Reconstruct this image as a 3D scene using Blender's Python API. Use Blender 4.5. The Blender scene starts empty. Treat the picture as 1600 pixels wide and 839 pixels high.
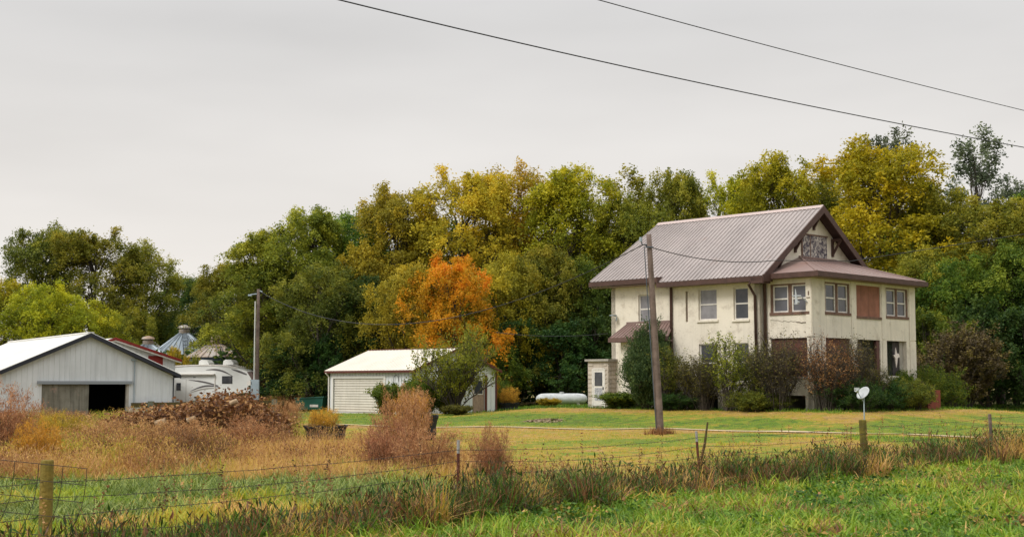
import bpy, math, random
import numpy as np
from mathutils import Matrix, Vector
R = math.radians
sc = bpy.context.scene
col = sc.collection

# ------------------------------------------------------------------ camera
CAMZ = 2.4
cd = bpy.data.cameras.new('camera'); cam = bpy.data.objects.new('camera', cd); col.objects.link(cam)
cd.sensor_width = 36; cd.lens = 2100 / 1600 * 36; cd.clip_end = 2000; cd.clip_start = .1
cam.location = (0, 0, CAMZ); cam.rotation_euler = (R(90) + math.atan(180.5 / 2100), 0, 0)
sc.camera = cam
# ------------------------------------------------------------------ world: overcast sky
SUN_EL, SUN_AZ = 48, 235        # azimuth clockwise from +Y (behind the camera, to the left)
w = bpy.data.worlds.new('World'); sc.world = w; w.use_nodes = True
nt = w.node_tree; nt.nodes.clear()
def N(t, **k):
    n = nt.nodes.new(t)
    for a, b in k.items(): setattr(n, a, b)
    return n
L = nt.links.new
out = N('ShaderNodeOutputWorld'); bg = N('ShaderNodeBackground'); bg.inputs[1].default_value = .1
L(bg.outputs[0], out.inputs[0])
sky = N('ShaderNodeTexSky', sky_type='NISHITA'); sky.sun_disc = False
sky.sun_elevation = R(SUN_EL); sky.sun_rotation = R(SUN_AZ); sky.dust_density = 4
hs = N('ShaderNodeHueSaturation'); hs.inputs['Saturation'].default_value = .25; L(sky.outputs[0], hs.inputs['Color'])
tc = N('ShaderNodeTexCoord'); sep = N('ShaderNodeSeparateXYZ'); L(tc.outputs['Generated'], sep.inputs[0])
cr = N('ShaderNodeValToRGB'); L(sep.outputs['Z'], cr.inputs[0])      # cloud layer: even near the horizon, brighter overhead
e = cr.color_ramp.elements
e[0].position = 0; e[0].color = (.625, .588, .54, 1)
e[1].position = 1; e[1].color = (1.3, 1.3, 1.3, 1)
for p, c in ((.10, (.575, .548, .518)), (.26, (.46, .452, .445)), (.40, (.62, .62, .63)), (.65, (1.05, 1.05, 1.06))):
    q = e.new(p); q.color = (*c, 1)
mp = N('ShaderNodeMapping'); mp.inputs['Scale'].default_value = (1.5, 1.5, 6); L(tc.outputs['Generated'], mp.inputs[0])
ns = N('ShaderNodeTexNoise'); ns.inputs['Scale'].default_value = 1.6; ns.inputs['Detail'].default_value = 4; L(mp.outputs[0], ns.inputs[0])
mr = N('ShaderNodeMapRange'); mr.inputs['To Min'].default_value = 10.1; mr.inputs['To Max'].default_value = 11.9
mr.inputs['From Min'].default_value = .3; mr.inputs['From Max'].default_value = .7; L(ns.outputs[0], mr.inputs[0])
vm = N('ShaderNodeVectorMath', operation='SCALE'); L(cr.outputs[0], vm.inputs[0]); L(mr.outputs[0], vm.inputs['Scale'])
mx = N('ShaderNodeMix', data_type='RGBA'); mx.inputs[0].default_value = .9
L(hs.outputs[0], mx.inputs[6]); L(vm.outputs[0], mx.inputs[7]); L(mx.outputs[2], bg.inputs[0])
sd = bpy.data.lights.new('sun', 'SUN'); sun = bpy.data.objects.new('sun', sd); col.objects.link(sun)
sd.energy = 1.5; sd.angle = R(18); sd.color = (1, .965, .91)
sun.rotation_euler = (R(90 - SUN_EL), 0, R(180 - SUN_AZ) )
vs = sc.view_settings; vs.view_transform = 'Standard'; vs.look = 'None'; vs.gamma = 1; vs.use_curve_mapping = False; vs.exposure = .5
sc.cycles.use_denoising = True; sc.cycles.max_bounces = 6; sc.cycles.diffuse_bounces = 3; sc.cycles.transparent_max_bounces = 8
sc.cycles.use_adaptive_sampling = True

# ------------------------------------------------------------------ materials
MATS = {}
def mat(name, color, rough=.8, var=.0, vscale=3.0, bump=0, bscale=20, metal=0, c2=None, streak=0, translucent=0, rampattr=None, obj=False, spec=.3, stain=None, sthr=(.5, .7), sscale=1.0):
    if name in MATS: return MATS[name]
    m = bpy.data.materials.new(name); m.use_nodes = True; t = m.node_tree; t.nodes.clear(); l = t.links.new
    def n(ty, **k):
        x = t.nodes.new(ty)
        for a, b in k.items(): setattr(x, a, b)
        return x
    o = n('ShaderNodeOutputMaterial'); b = n('ShaderNodeBsdfPrincipled')
    b.inputs['Roughness'].default_value = rough; b.inputs['Metallic'].default_value = metal; b.inputs['Specular IOR Level'].default_value = spec
    g = n('ShaderNodeTexCoord'); src = g.outputs['Object' if obj else 'Generated']
    geo = n('ShaderNodeNewGeometry')
    src = g.outputs['Object'] if obj else geo.outputs['Position']
    if rampattr:
        at = n('ShaderNodeAttribute', attribute_name='tint'); cr_ = n('ShaderNodeValToRGB'); l(at.outputs['Fac'], cr_.inputs[0])
        el = cr_.color_ramp.elements
        el[0].position = rampattr[0][0]; el[0].color = (*rampattr[0][1], 1); el[1].position = rampattr[-1][0]; el[1].color = (*rampattr[-1][1], 1)
        for p, c in rampattr[1:-1]:
            q = el.new(p); q.color = (*c, 1)
        cur = cr_.outputs[0]
        if obj:
            oi = n('ShaderNodeObjectInfo'); h = n('ShaderNodeHueSaturation'); a1 = n('ShaderNodeMapRange'); a1.inputs['To Min'].default_value = .485; a1.inputs['To Max'].default_value = .515
            l(oi.outputs['Random'], a1.inputs[0]); l(a1.outputs[0], h.inputs['Hue']); l(cur, h.inputs['Color'])
            a2 = n('ShaderNodeMapRange'); a2.inputs['To Min'].default_value = .85; a2.inputs['To Max'].default_value = 1.15; l(oi.outputs['Random'], a2.inputs[0]); l(a2.outputs[0], h.inputs['Value']); cur = h.outputs[0]
    else:
        rgb = n('ShaderNodeRGB'); rgb.outputs[0].default_value = (*color, 1); cur = rgb.outputs[0]
    if c2 is not None or var:
        k = c2 or tuple(c * (1 - var) for c in color)
        nz = n('ShaderNodeTexNoise'); nz.inputs['Scale'].default_value = vscale; nz.inputs['Detail'].default_value = 6; nz.inputs['Roughness'].default_value = .62
        l(src, nz.inputs[0]); r_ = n('ShaderNodeMapRange'); r_.inputs['From Min'].default_value = .35; r_.inputs['From Max'].default_value = .65; l(nz.outputs[0], r_.inputs[0])
        mi = n('ShaderNodeMix', data_type='RGBA'); l(r_.outputs[0], mi.inputs[0]); l(cur, mi.inputs[6]); mi.inputs[7].default_value = (*k, 1); cur = mi.outputs[2]
    if streak:
        mpp = n('ShaderNodeMapping'); mpp.inputs['Scale'].default_value = (2.2, 2.2, .16); l(src, mpp.inputs[0])
        nz = n('ShaderNodeTexNoise'); nz.inputs['Scale'].default_value = 2.4; nz.inputs['Detail'].default_value = 5; l(mpp.outputs[0], nz.inputs[0])
        r_ = n('ShaderNodeMapRange'); r_.inputs['From Min'].default_value = .5; r_.inputs['From Max'].default_value = .75; r_.inputs['To Max'].default_value = streak; l(nz.outputs[0], r_.inputs[0])
        mi = n('ShaderNodeMix', data_type='RGBA'); l(r_.outputs[0], mi.inputs[0]); l(cur, mi.inputs[6]); mi.inputs[7].default_value = (*[c * .35 for c in color], 1); cur = mi.outputs[2]
    if stain:
        nz = n('ShaderNodeTexNoise'); nz.inputs['Scale'].default_value = sscale; nz.inputs['Detail'].default_value = 9; nz.inputs['Roughness'].default_value = .7; l(src, nz.inputs[0])
        r_ = n('ShaderNodeMapRange'); r_.inputs['From Min'].default_value = sthr[0]; r_.inputs['From Max'].default_value = sthr[1]; l(nz.outputs[0], r_.inputs[0])
        mi = n('ShaderNodeMix', data_type='RGBA'); l(r_.outputs[0], mi.inputs[0]); l(cur, mi.inputs[6]); mi.inputs[7].default_value = (*stain, 1); cur = mi.outputs[2]
    l(cur, b.inputs['Base Color'])
    if bump:
        nz = n('ShaderNodeTexNoise'); nz.inputs['Scale'].default_value = bscale; nz.inputs['Detail'].default_value = 5; l(src, nz.inputs[0])
        bm = n('ShaderNodeBump'); bm.inputs['Strength'].default_value = bump; bm.inputs['Distance'].default_value = .05; l(nz.outputs[0], bm.inputs['Height']); l(bm.outputs[0], b.inputs['Normal'])
    if translucent:
        tr = n('ShaderNodeBsdfTranslucent'); l(cur, tr.inputs[0]); ms = n('ShaderNodeMixShader'); ms.inputs[0].default_value = translucent
        l(b.outputs[0], ms.inputs[1]); l(tr.outputs[0], ms.inputs[2]); l(ms.outputs[0], o.inputs[0])
    else: l(b.outputs[0], o.inputs[0])
    MATS[name] = m; return m

stucco = mat('stucco', (.74, .675, .56), .9, c2=(.67, .61, .505), vscale=.7, bump=.3, bscale=14, streak=.2, stain=(.46, .40, .32), sthr=(.53, .72), sscale=1.7)
stucco2 = mat('stucco_weathered', (.71, .645, .535), .9, c2=(.61, .56, .465), vscale=1.1, bump=.4, bscale=14, streak=.28, stain=(.38, .32, .24), sthr=(.56, .76), sscale=1.6)
roofm = mat('brown_roof_metal', (.325, .28, .262), .42, var=.2, vscale=.5, metal=.1, streak=.3, stain=(.27, .19, .16), sthr=(.6, .8), sscale=.8, spec=.45)
roofrib = roofm
porchroof = mat('porch_roof_metal', (.225, .15, .13), .5, var=.15, vscale=1.1, stain=(.2, .1, .07), sthr=(.55, .8))
trim = mat('brown_trim', (.085, .045, .035), .6, var=.3, vscale=3, bump=.1)
soffit = mat('soffit_paint', (.28, .2, .18), .7, var=.2)
brownwood = mat('weathered_brown_wood', (.2, .115, .08), .85, c2=(.11, .07, .055), vscale=5, streak=.5, bump=.3)
board = mat('brown_plywood', (.30, .13, .085), .8, c2=(.22, .095, .06), vscale=2.5, streak=.4, bump=.15)
darkboard = mat('dark_brown_plywood', (.115, .045, .03), .8, c2=(.07, .035, .025), vscale=3, stain=(.3, .22, .15), sthr=(.64, .68), sscale=4)
whiteframe = mat('white_window_paint', (.72, .68, .62), .6, var=.2, vscale=8)
glass = mat('dark_glass', (.03, .034, .042), .05, spec=.5, bump=.12, bscale=1.3, c2=(.07, .07, .075), vscale=1.1)
glass2 = mat('blind_behind_glass', (.25, .24, .25), .12, var=.35, bump=.1, bscale=1.3, vscale=2, spec=.5)
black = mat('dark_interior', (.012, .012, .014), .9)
peeling = mat('peeling_board', (.58, .53, .47), .9, c2=(.12, .1, .11), vscale=5, stain=(.07, .06, .08), sthr=(.5, .53), sscale=6)
brick = mat('red_brick', (.22, .055, .03), .9, c2=(.15, .04, .025), vscale=6, bump=.4)
concrete = mat('old_concrete', (.4, .37, .32), .9, var=.3, vscale=2, streak=.4, bump=.3)
whitemetal = mat('white_ribbed_metal', (.70, .71, .71), .5, var=.15, vscale=.6, streak=.35, stain=(.42, .33, .24), sthr=(.66, .82), spec=.4)
whiteroof = mat('white_roof_metal', (.74, .73, .68), .45, var=.1, vscale=.5, streak=.12, spec=.4)
shedroof = mat('cream_roof_metal', (.66, .61, .52), .5, var=.12, vscale=.6, stain=(.45, .32, .2), sthr=(.62, .8), spec=.4)
barnwall = mat('pale_grey_metal_siding', (.64, .665, .68), .5, var=.15, vscale=.5, streak=.25, stain=(.36, .33, .28), sthr=(.68, .84), spec=.4)
blacktrim = mat('black_trim', (.02, .022, .03), .5)
redtrim = mat('dark_red_trim', (.12, .035, .025), .6, var=.3, vscale=3)
redm = mat('red_paint', (.24, .025, .02), .6, var=.2)
galv = mat('galvanised_steel', (.24, .28, .31), .4, var=.2, vscale=.8, metal=.35, streak=.3)
galvd = mat('dull_dark_steel', (.09, .11, .13), .5, var=.3, vscale=1, metal=.3, streak=.4)
galvr = mat('rusting_steel', (.36, .34, .31), .6, c2=(.3, .2, .13), vscale=.8, metal=.2, streak=.4)
wood = mat('grey_weathered_pole', (.19, .14, .115), .9, c2=(.11, .08, .065), vscale=3, streak=.7, bump=.5, bscale=8)
postwood = mat('olive_fence_post', (.24, .17, .03), .9, c2=(.15, .12, .025), vscale=6, streak=.6, bump=.5, bscale=20)
postdark = mat('dark_fence_post', (.07, .055, .02), .9, c2=(.11, .085, .03), vscale=6, streak=.6, bump=.5)
rust = mat('rusty_steel', (.16, .05, .03), .8, c2=(.1, .035, .025), vscale=20)
wirem = mat('rusty_wire', (.05, .035, .03), .7)
cable = mat('black_cable', (.02, .02, .022), .6)
greym = mat('grey_electrical_box', (.3, .36, .4), .5, var=.15)
rvwhite = mat('rv_gelcoat', (.74, .74, .71), .3, var=.06, vscale=.8, spec=.5)
rvdark = mat('rv_brown_cap', (.13, .09, .08), .35)
rvgrey = mat('rv_graphic', (.12, .11, .11), .4)
rvtan = mat('rv_graphic_light', (.32, .29, .26), .4)
greenp = mat('green_painted_steel', (.012, .09, .06), .5, var=.2)
tubm = mat('black_rubber_tub', (.02, .021, .023), .75, var=.4, vscale=6, bump=.3)
dishm = mat('pale_grey_dish', (.42, .44, .45), .45, var=.1)
barkm = mat('tree_bark', (.075, .06, .045), .95, c2=(.045, .038, .03), vscale=5, bump=.6, bscale=8)
olddoor = mat('unpainted_door', (.36, .25, .18), .85, streak=.6, var=.3, vscale=4)
barndoor = mat('weathered_translucent_panel', (.22, .21, .17), .7, c2=(.13, .12, .09), vscale=1.2, streak=.8, stain=(.3, .2, .16), sthr=(.6, .7), sscale=1.5)
lapm = mat('dirty_white_lap_siding', (.52, .45, .37), .85, var=.25, vscale=3, streak=.4)
tankm = mat('white_tank_paint', (.52, .54, .54), .55, var=.25, streak=.3, stain=(.3, .27, .2), sthr=(.6, .75))
stonem = mat('dry_debris', (.36, .27, .17), .95, var=.4, vscale=6, bump=.5)

LEAF = {}
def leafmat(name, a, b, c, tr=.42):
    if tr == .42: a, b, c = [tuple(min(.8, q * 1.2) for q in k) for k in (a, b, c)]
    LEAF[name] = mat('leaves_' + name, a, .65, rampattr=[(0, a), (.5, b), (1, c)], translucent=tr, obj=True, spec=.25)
leafmat('olive', (.045, .070, .010), (.165, .180, .018), (.38, .34, .028))
leafmat('darkolive', (.03, .050, .010), (.115, .130, .016), (.26, .24, .025))
leafmat('yellowgreen', (.06, .085, .008), (.25, .255, .014), (.50, .42, .018))
leafmat('gold', (.08, .085, .010), (.28, .24, .02), (.50, .38, .028))
leafmat('orange', (.16, .12, .010), (.52, .27, .012), (.62, .19, .010))
leafmat('rustgold', (.10, .09, .012), (.33, .25, .02), (.54, .34, .025))
leafmat('yellow', (.10, .12, .008), (.36, .335, .012), (.62, .50, .015))
leafmat('green', (.022, .055, .010), (.085, .135, .015), (.24, .27, .022))
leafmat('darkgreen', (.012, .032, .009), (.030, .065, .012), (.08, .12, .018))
leafmat('greygreen', (.040, .055, .035), (.085, .105, .06), (.16, .18, .09))
leafmat('juniper', (.025, .055, .022), (.055, .10, .03), (.14, .19, .055))
leafmat('lilac', (.04, .045, .015), (.10, .095, .02), (.26, .23, .03))
leafmat('dead', (.055, .024, .012), (.22, .085, .03), (.50, .29, .11), .15)
leafmat('rustweed', (.12, .055, .028), (.44, .215, .085), (.72, .45, .20), .25)
leafmat('orangeweed', (.2, .10, .02), (.55, .26, .03), (.68, .38, .05), .25)
leafmat('brownbush', (.045, .035, .02), (.10, .075, .03), (.22, .18, .03), .2)
GR = [(0, (.012, .036, .006)), (.14, (.055, .135, .012)), (.28, (.17, .29, .016)), (.40, (.32, .37, .025)), (.52, (.56, .37, .045)), (.64, (.62, .39, .13)), (.76, (.42, .21, .085)), (.88, (.19, .075, .03)), (1, (.05, .042, .012))]
grassm = mat('grass_blades', (.1, .1, .1), .55, rampattr=GR, translucent=.3, spec=.3)
bluegrass = mat('blue_green_blades', (.1, .1, .1), .5, rampattr=[(0, (.03, .070, .010)), (.5, (.16, .225, .03)), (1, (.42, .45, .13))], translucent=.3, spec=.35)

# ------------------------------------------------------------------ helpers
def tag(o, label=None, cat=None, group=None, kind=None):
    if label: o['label'] = label
    if cat: o['category'] = cat
    if group: o['group'] = group
    if kind: o['kind'] = kind
    return o
def empty(name, loc=(0, 0, 0), rz=0, label=None, cat=None, group=None):
    o = bpy.data.objects.new(name, None); col.objects.link(o); o.location = loc; o.rotation_euler = (0, 0, rz); o.empty_display_size = .2
    return tag(o, label, cat, group)
def meshobj(name, V, F, m, parent=None, tint=None, smooth=False):
    me = bpy.data.meshes.new(name)
    if isinstance(F, np.ndarray):
        V = np.asarray(V, np.float32); nf, k = F.shape
        me.vertices.add(len(V)); me.vertices.foreach_set('co', V.ravel()); me.loops.add(nf * k); me.loops.foreach_set('vertex_index', F.astype(np.int32).ravel())
        me.polygons.add(nf); me.polygons.foreach_set('loop_start', np.arange(0, nf * k, k, dtype=np.int32)); me.update(calc_edges=True)
    else:
        me.from_pydata([tuple(v) for v in V], [], F)
    if tint is not None:
        a = me.attributes.new('tint', 'FLOAT', 'FACE'); a.data.foreach_set('value', np.asarray(tint, np.float32))
    if smooth: me.polygons.foreach_set('use_smooth', [True] * len(me.polygons))
    if m: me.materials.append(m)
    o = bpy.data.objects.new(name, me); col.objects.link(o)
    if parent: o.parent = parent
    return o
class MB:
    def __init__(s): s.V = []; s.F = []
    def add(s, V, F):
        k = len(s.V); s.V += [tuple(v) for v in V]; s.F += [tuple(i + k for i in f) for f in F]; return s
    def box(s, x0, x1, y0, y1, z0, z1, T=None):
        v = [(x, y, z) for z in (z0, z1) for (x, y) in ((x0, y0), (x1, y0), (x1, y1), (x0, y1))]
        if T: v = [T(*p) for p in v]
        return s.add(v, [(3, 2, 1, 0), (4, 5, 6, 7), (0, 1, 5, 4), (1, 2, 6, 5), (2, 3, 7, 6), (3, 0, 4, 7)])
    def prism(s, pts, d):       # closed polygon swept by vector d
        n = len(pts); d = Vector(d); v = [Vector(p) for p in pts]; v += [p + d for p in v]
        return s.add(v, [tuple(range(n))[::-1], tuple(range(n, 2 * n))] + [(i, (i + 1) % n, n + (i + 1) % n, n + i) for i in range(n)])
    def tube(s, pts, r, n=8, cap=True):
        pts = [Vector(p) for p in pts]; rs = r if hasattr(r, '__len__') else [r] * len(pts); k = len(s.V); up = None
        for i, p in enumerate(pts):
            d = (pts[min(i + 1, len(pts) - 1)] - pts[max(i - 1, 0)]).normalized()
            a = d.orthogonal() if up is None else (up - d * up.dot(d))
            a.normalize(); up = a; b = d.cross(a)
            for j in range(n):
                t = 2 * math.pi * j / n; s.V.append(tuple(p + (a * math.cos(t) + b * math.sin(t)) * rs[i]))
        for i in range(len(pts) - 1):
            for j in range(n):
                q = (j + 1) % n; s.F.append((k + i * n + j, k + i * n + q, k + (i + 1) * n + q, k + (i + 1) * n + j))
        if cap:
            s.F.append(tuple(k + j for j in range(n))[::-1]); s.F.append(tuple(k + (len(pts) - 1) * n + j for j in range(n)))
        return s
    def build(s, name, m, parent=None, smooth=False): return meshobj(name, s.V, s.F, m, parent, smooth=smooth)
def wallgrid(mb, o, d, n, length, height, t, ops, z0=0):
    """wall with real openings: o start point, d direction along, n outward normal, ops = (a0,a1,z0,z1)"""
    o = Vector((o[0], o[1], 0)); d = Vector((d[0], d[1], 0)); n = Vector((n[0], n[1], 0))
    A = sorted({0, length, *[p[0] for p in ops], *[p[1] for p in ops]}); Z = sorted({z0, height, *[p[2] for p in ops], *[p[3] for p in ops]})
    P = lambda a, z, q: o + d * a + Vector((0, 0, z)) - n * q
    def isop(a, z): return any(p[0] < a < p[1] and p[2] < z < p[3] for p in ops)
    for i in range(len(A) - 1):
        for j in range(len(Z) - 1):
            if isop((A[i] + A[i + 1]) / 2, (Z[j] + Z[j + 1]) / 2): continue
            for q in (0, t): mb.add([P(A[i], Z[j], q), P(A[i + 1], Z[j], q), P(A[i + 1], Z[j + 1], q), P(A[i], Z[j + 1], q)], [(0, 1, 2, 3)])
    for a0, a1, b0, b1 in list(ops) + [(0, length, z0, height)]:
        c = [(a0, b0), (a1, b0), (a1, b1), (a0, b1)]
        for k in range(4):
            p, q = c[k], c[(k + 1) % 4]; mb.add([P(*p, 0), P(*q, 0), P(*q, t), P(*p, t)], [(0, 1, 2, 3)])
def frame_T(o, d, n):
    """local wall frame -> building coordinates: (along, outwards, up)"""
    def T(a, q, z): return (o[0] + d[0] * a + n[0] * q, o[1] + d[1] * a + n[1] * q, z)
    return T
def window(parent, T, a0, a1, z0, z1, sashes=1, depth=.1, fm=None, gm=None, sm=None, casing=None, sill=True, name='window', label=None, mull=.12, bars=True):
    fm = fm or whiteframe; gm = gm or glass
    m = MB(); f = .07
    c = casing and .13 or 0
    if casing:
        cb = MB(); q0, q1 = -depth - .03, -depth + .05
        cb.box(a0, a0 + c, q0, q1, z0, z1, T); cb.box(a1 - c, a1, q0, q1, z0, z1, T); cb.box(a0 + c, a1 - c, q0, q1, z1 - .07, z1, T); cb.box(a0 - .03, a1 + .03, q0, q1 + .09, z0 - .03, z0 + .11, T)
        if sashes > 1:
            for k in range(1, sashes):
                x = a0 + c + (a1 - a0 - 2 * c) * k / sashes; cb.box(x - mull, x + mull, q0, q1, z0 + .11, z1 - .07, T)
    b0, b1, y0, y1 = a0 + c, a1 - c, z0 + (.11 if casing else 0), z1 - (.07 if casing else 0)
    span = (b1 - b0) / sashes; q0, q1 = -depth - .06, -depth + (.0 if not casing else .02)
    panes = MB()
    for k in range(sashes):
        l = b0 + span * k + (mull if k and casing else 0) ; r = b0 + span * (k + 1) - (mull if k < sashes - 1 and casing else 0)
        m.box(l, l + f, q0, q1, y0, y1, T); m.box(r - f, r, q0, q1, y0, y1, T); m.box(l + f, r - f, q0, q1, y0, y0 + f, T); m.box(l + f, r - f, q0, q1, y1 - f, y1, T)
        if bars: zc = (y0 + y1) / 2; m.box(l + f, r - f, q0, q1 - .005, zc - .035, zc + .035, T)
        panes.box(l + f, r - f, q0 + .01, q0 + .03, y0 + f, y1 - f, T)
    w_ = m.build(name, fm, parent); panes.build('pane', gm, w_)
    if label: w_['label'] = label
    if casing: cb.build('casing', casing, w_)
    elif sill:
        MB().box(a0 - .1, a1 + .1, -depth, .07, z0 - .1, z0 - .002, T).build('sill', sm or stucco, w_)
    return w_
def boarded(parent, T, a0, a1, z0, z1, m, label, casing=None, depth=.1):
    b = MB().box(a0, a1, -depth - .05, -depth, z0, z1, T).build('boarded_window', m, parent); b['label'] = label
    if casing: MB().box(a0 - .03, a1 + .03, -depth, .06, z0 - .12, z0 - .002, T).build('sill', casing, b)
    return b

# ------------------------------------------------------------------ terrain
def ss(a, b, v):
    t = np.clip((v - a) / (b - a), 0, 1); return t * t * (3 - 2 * t)
HA = R(44.4); HO = (14.5, 65.0); HZ = 1.15
def gz(x, y):
    x = np.asarray(x, float); y = np.asarray(y, float)
    z = .42 * ss(30, 56, y) + .20 * ss(56, 76, y) * ss(-18, -8, x) + .35 * ss(-2, 3, x) * ss(74, 90, y)
    dx, dy = x - HO[0], y - HO[1]; lx = dx * math.cos(HA) + dy * math.sin(HA); ly = -dx * math.sin(HA) + dy * math.cos(HA)
    d = np.hypot(np.maximum(np.maximum(-.6 - lx, lx - 10), 0), np.maximum(np.maximum(-1 - ly, ly - 14.3), 0))
    k = 1 - ss(.5, 9.5, d)
    z = z * (1 - k) + 1.12 * k
    z = z + .035 * np.sin(x * .9 + 1.3 * np.sin(y * .4)) * np.sin(y * .7 + x * .2) * (1 - k)
    return z
def terrain(name, xs, ys, m, off=0):
    X, Y = np.meshgrid(xs, ys); Zz = gz(X, Y) + off; V = np.stack([X, Y, Zz], -1).reshape(-1, 3)
    nx, ny = len(xs), len(ys); i = (np.arange(ny - 1)[:, None] * nx + np.arange(nx - 1)).ravel()
    return meshobj(name, V, np.stack([i, i + 1, i + nx + 1, i + nx], 1), m, smooth=True)
groundm = mat('field_ground', (.065, .09, .012), .95, c2=(.10, .075, .02), vscale=.9, stain=(.30, .17, .05), sthr=(.50, .62), sscale=.16, bump=.6, bscale=9)
lawnm = groundm
xs = np.unique(np.concatenate([[-1500, -700, -300, -150, -90], np.arange(-60, 60.1, .75), [90, 150, 300, 700, 1500]]))
ys = np.unique(np.concatenate([[-200, -50, -10], np.arange(0, 115.1, .75), [140, 200, 400, 900, 1800]]))
tag(terrain('ground', xs, ys, groundm), 'mown and overgrown farm ground', kind='structure')
# worn farm track
TP = [(-13, 66), (-4.35, 61.3), (6.4, 58.6), (14.0, 54.0), (19.1, 50.5), (30, 43.5), (46, 33)]
def track_y(x): return np.interp(x, [p[0] for p in TP], [p[1] for p in TP])
trackm = mat('dusty_track', (.52, .41, .27), .95, c2=(.38, .29, .17), vscale=1.2, bump=.3)
tx = np.arange(-9, 44, .4); V = []; F = []
rng = np.random.default_rng(5)
for i, x in enumerate(tx):
    y = float(track_y(x)); wl = .34 + .1 * math.sin(x * .8) + .05 * math.sin(x * 2.9)
    for k, q in enumerate((-wl, wl)):
        V.append((x, y + q, float(gz(x, y + q)) + .045))
    if i: F.append((2 * i - 2, 2 * i, 2 * i + 1, 2 * i - 1))
tag(meshobj('dirt_track', V, F, trackm), 'pale worn dirt track crossing the lawn', kind='structure')

# ------------------------------------------------------------------ farmhouse
H = empty('farmhouse', (HO[0], HO[1], HZ), HA, 'two storey cream stucco farmhouse with brown metal roof and boarded windows', 'house')
mb = MB()
G2 = [(1.66, 2.83, 1.35, 3.3), (3.9, 4.77, 1.35, 3.3)]
ops = [(1.66, 2.83, 4.52, 6.13), (3.88, 4.77, 4.48, 6.1), (.82, .96, 4.47, 6.05)] + G2 + [(1.75, 2.83, -.1, .66), (3.95, 4.55, -.1, .68)]
wallgrid(mb, (-.4, 8.2), (0, -1), (-1, 0), 5.47, 6.6, .3, ops, -.6)
wallgrid(mb, (.05, 12.92), (0, -1), (-1, 0), 4.72, 6.95, .3, [(1.95, 3.15, 4.5, 6.07)], -.6)
# bump-out bay
wallgrid(mb, (-.6, 11.7), (0, -1), (-1, 0), 3.2, 3.75, .25, [(.46, 1.9, 1.83, 3.27)], -.6)
mb.box(-.35, .05, 11.45, 11.7, -.6, 3.75); mb.box(-.35, .05, 8.5, 8.75, -.6, 3.75)
# gable ends as solid polygons, far walls
gp = lambda y: [(-.4, y, 5.9), (9.4, y, 5.9), (9.4, y, 6.9), (4.5, y, 10.35), (-.4, y, 6.9)]
mb.prism([(-.4, 2.73, -.6), (9.4, 2.73, -.6), (9.4, 2.73, 6.9), (4.5, 2.73, 10.35), (-.4, 2.73, 6.9)], (0, .3, 0))
mb.prism([(.05, 12.62, -.6), (9.4, 12.62, -.6), (9.4, 12.62, 6.9), (4.5, 12.62, 10.35), (.05, 12.62, 7.2)], (0, .3, 0))
mb.box(9.1, 9.4, 3.03, 12.62, -.6, 6.9); mb.box(-.39, .04, 8.2, 8.3, 3, 6.6)
mb.box(-.05, .25, 8.2, 8.35, -.6, 6.9)
mb.build('wall', stucco, H)
# foundation band line
MB().box(-.425, -.4, 2.75, 8.18, .74, .79).build('band', stucco2, H)
# porch block walls
pw = MB()
wallgrid(pw, (0, 2.73), (0, -1), (-1, 0), 2.73, 6.5, .28, [(.35, 2.6, 4.66, 6.17), (.35, 2.6, 1.62, 3.5), (.5, 2.3, -.1, .7)], -.6)
FO = [(1.2, 3.48, 4.68, 6.26), (4.08, 6.4, 4.68, 6.26), (6.95, 9.2, 4.68, 6.26), (1.2, 3.48, 1.66, 3.52), (4.1, 6.3, .95, 3.5), (6.95, 8.95, 1.68, 3.5)]
wallgrid(pw, (0, 0), (1, 0), (0, -1), 9.9, 6.5, .28, FO, -.6)
pw.box(9.62, 9.9, .28, 2.73, -.6, 6.5)
for a, b in ((.0, 1.12), (3.56, 4.0), (6.48, 6.87), (9.28, 9.9)):
    pw.box(a, b, -.03, 0, 3.56, 6.5); pw.box(a, b, -.03, 0, -.6, 3.5)
pw.box(-.03, 0, .0, .3, 3.56, 6.5)
pw.build('porch_wall', stucco2, H)
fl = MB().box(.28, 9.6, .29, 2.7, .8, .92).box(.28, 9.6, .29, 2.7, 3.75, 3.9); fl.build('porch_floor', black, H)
MB().box(.3, 9.6, 2.55, 2.6, .93, 3.7).build('shade_backing', mat('painted_porch_shade', (.05, .045, .04), .9, var=.4), H)  # dark sheet before the stucco wall, porch shade put into its colour
# main roof with standing ribs
def slope_z(x): return 10.51 - .715 * abs(x - 4.5)
ye = 13.6
def roof_panel(m, pts, t=.1):
    v = [Vector(p) for p in pts]; n = (v[1] - v[0]).cross(v[2] - v[0]).normalized()
    if n.z < 0: n = -n
    m.prism([p - n * t for p in v], n * t); return n
def ribs(m, a, b, c, d, step, hgt=.045, wd=.07):
    """ribs running from edge a-b (eave) to edge c-d (ridge), spaced along a-b"""
    a, b, c, d = map(Vector, (a, b, c, d)); Ln = (b - a).length; n = int(Ln / step); nn = (b - a).cross(c - a).normalized()
    if nn.z < 0: nn = -nn
    u = (b - a).normalized()
    for i in range(n + 1):
        t = i / n; p = a.lerp(b, t); q = c.lerp(d, t)
        m.add([p - u * wd / 2, p + u * wd / 2, q + u * wd / 2, q - u * wd / 2, p - u * wd / 4 + nn * hgt, p + u * wd / 4 + nn * hgt, q + u * wd / 4 + nn * hgt, q - u * wd / 4 + nn * hgt],
              [(4, 5, 6, 7), (0, 1, 5, 4), (1, 2, 6, 5), (2, 3, 7, 6), (3, 0, 4, 7)])
rf = MB()
xe = -1.0; xl = -.55
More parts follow.
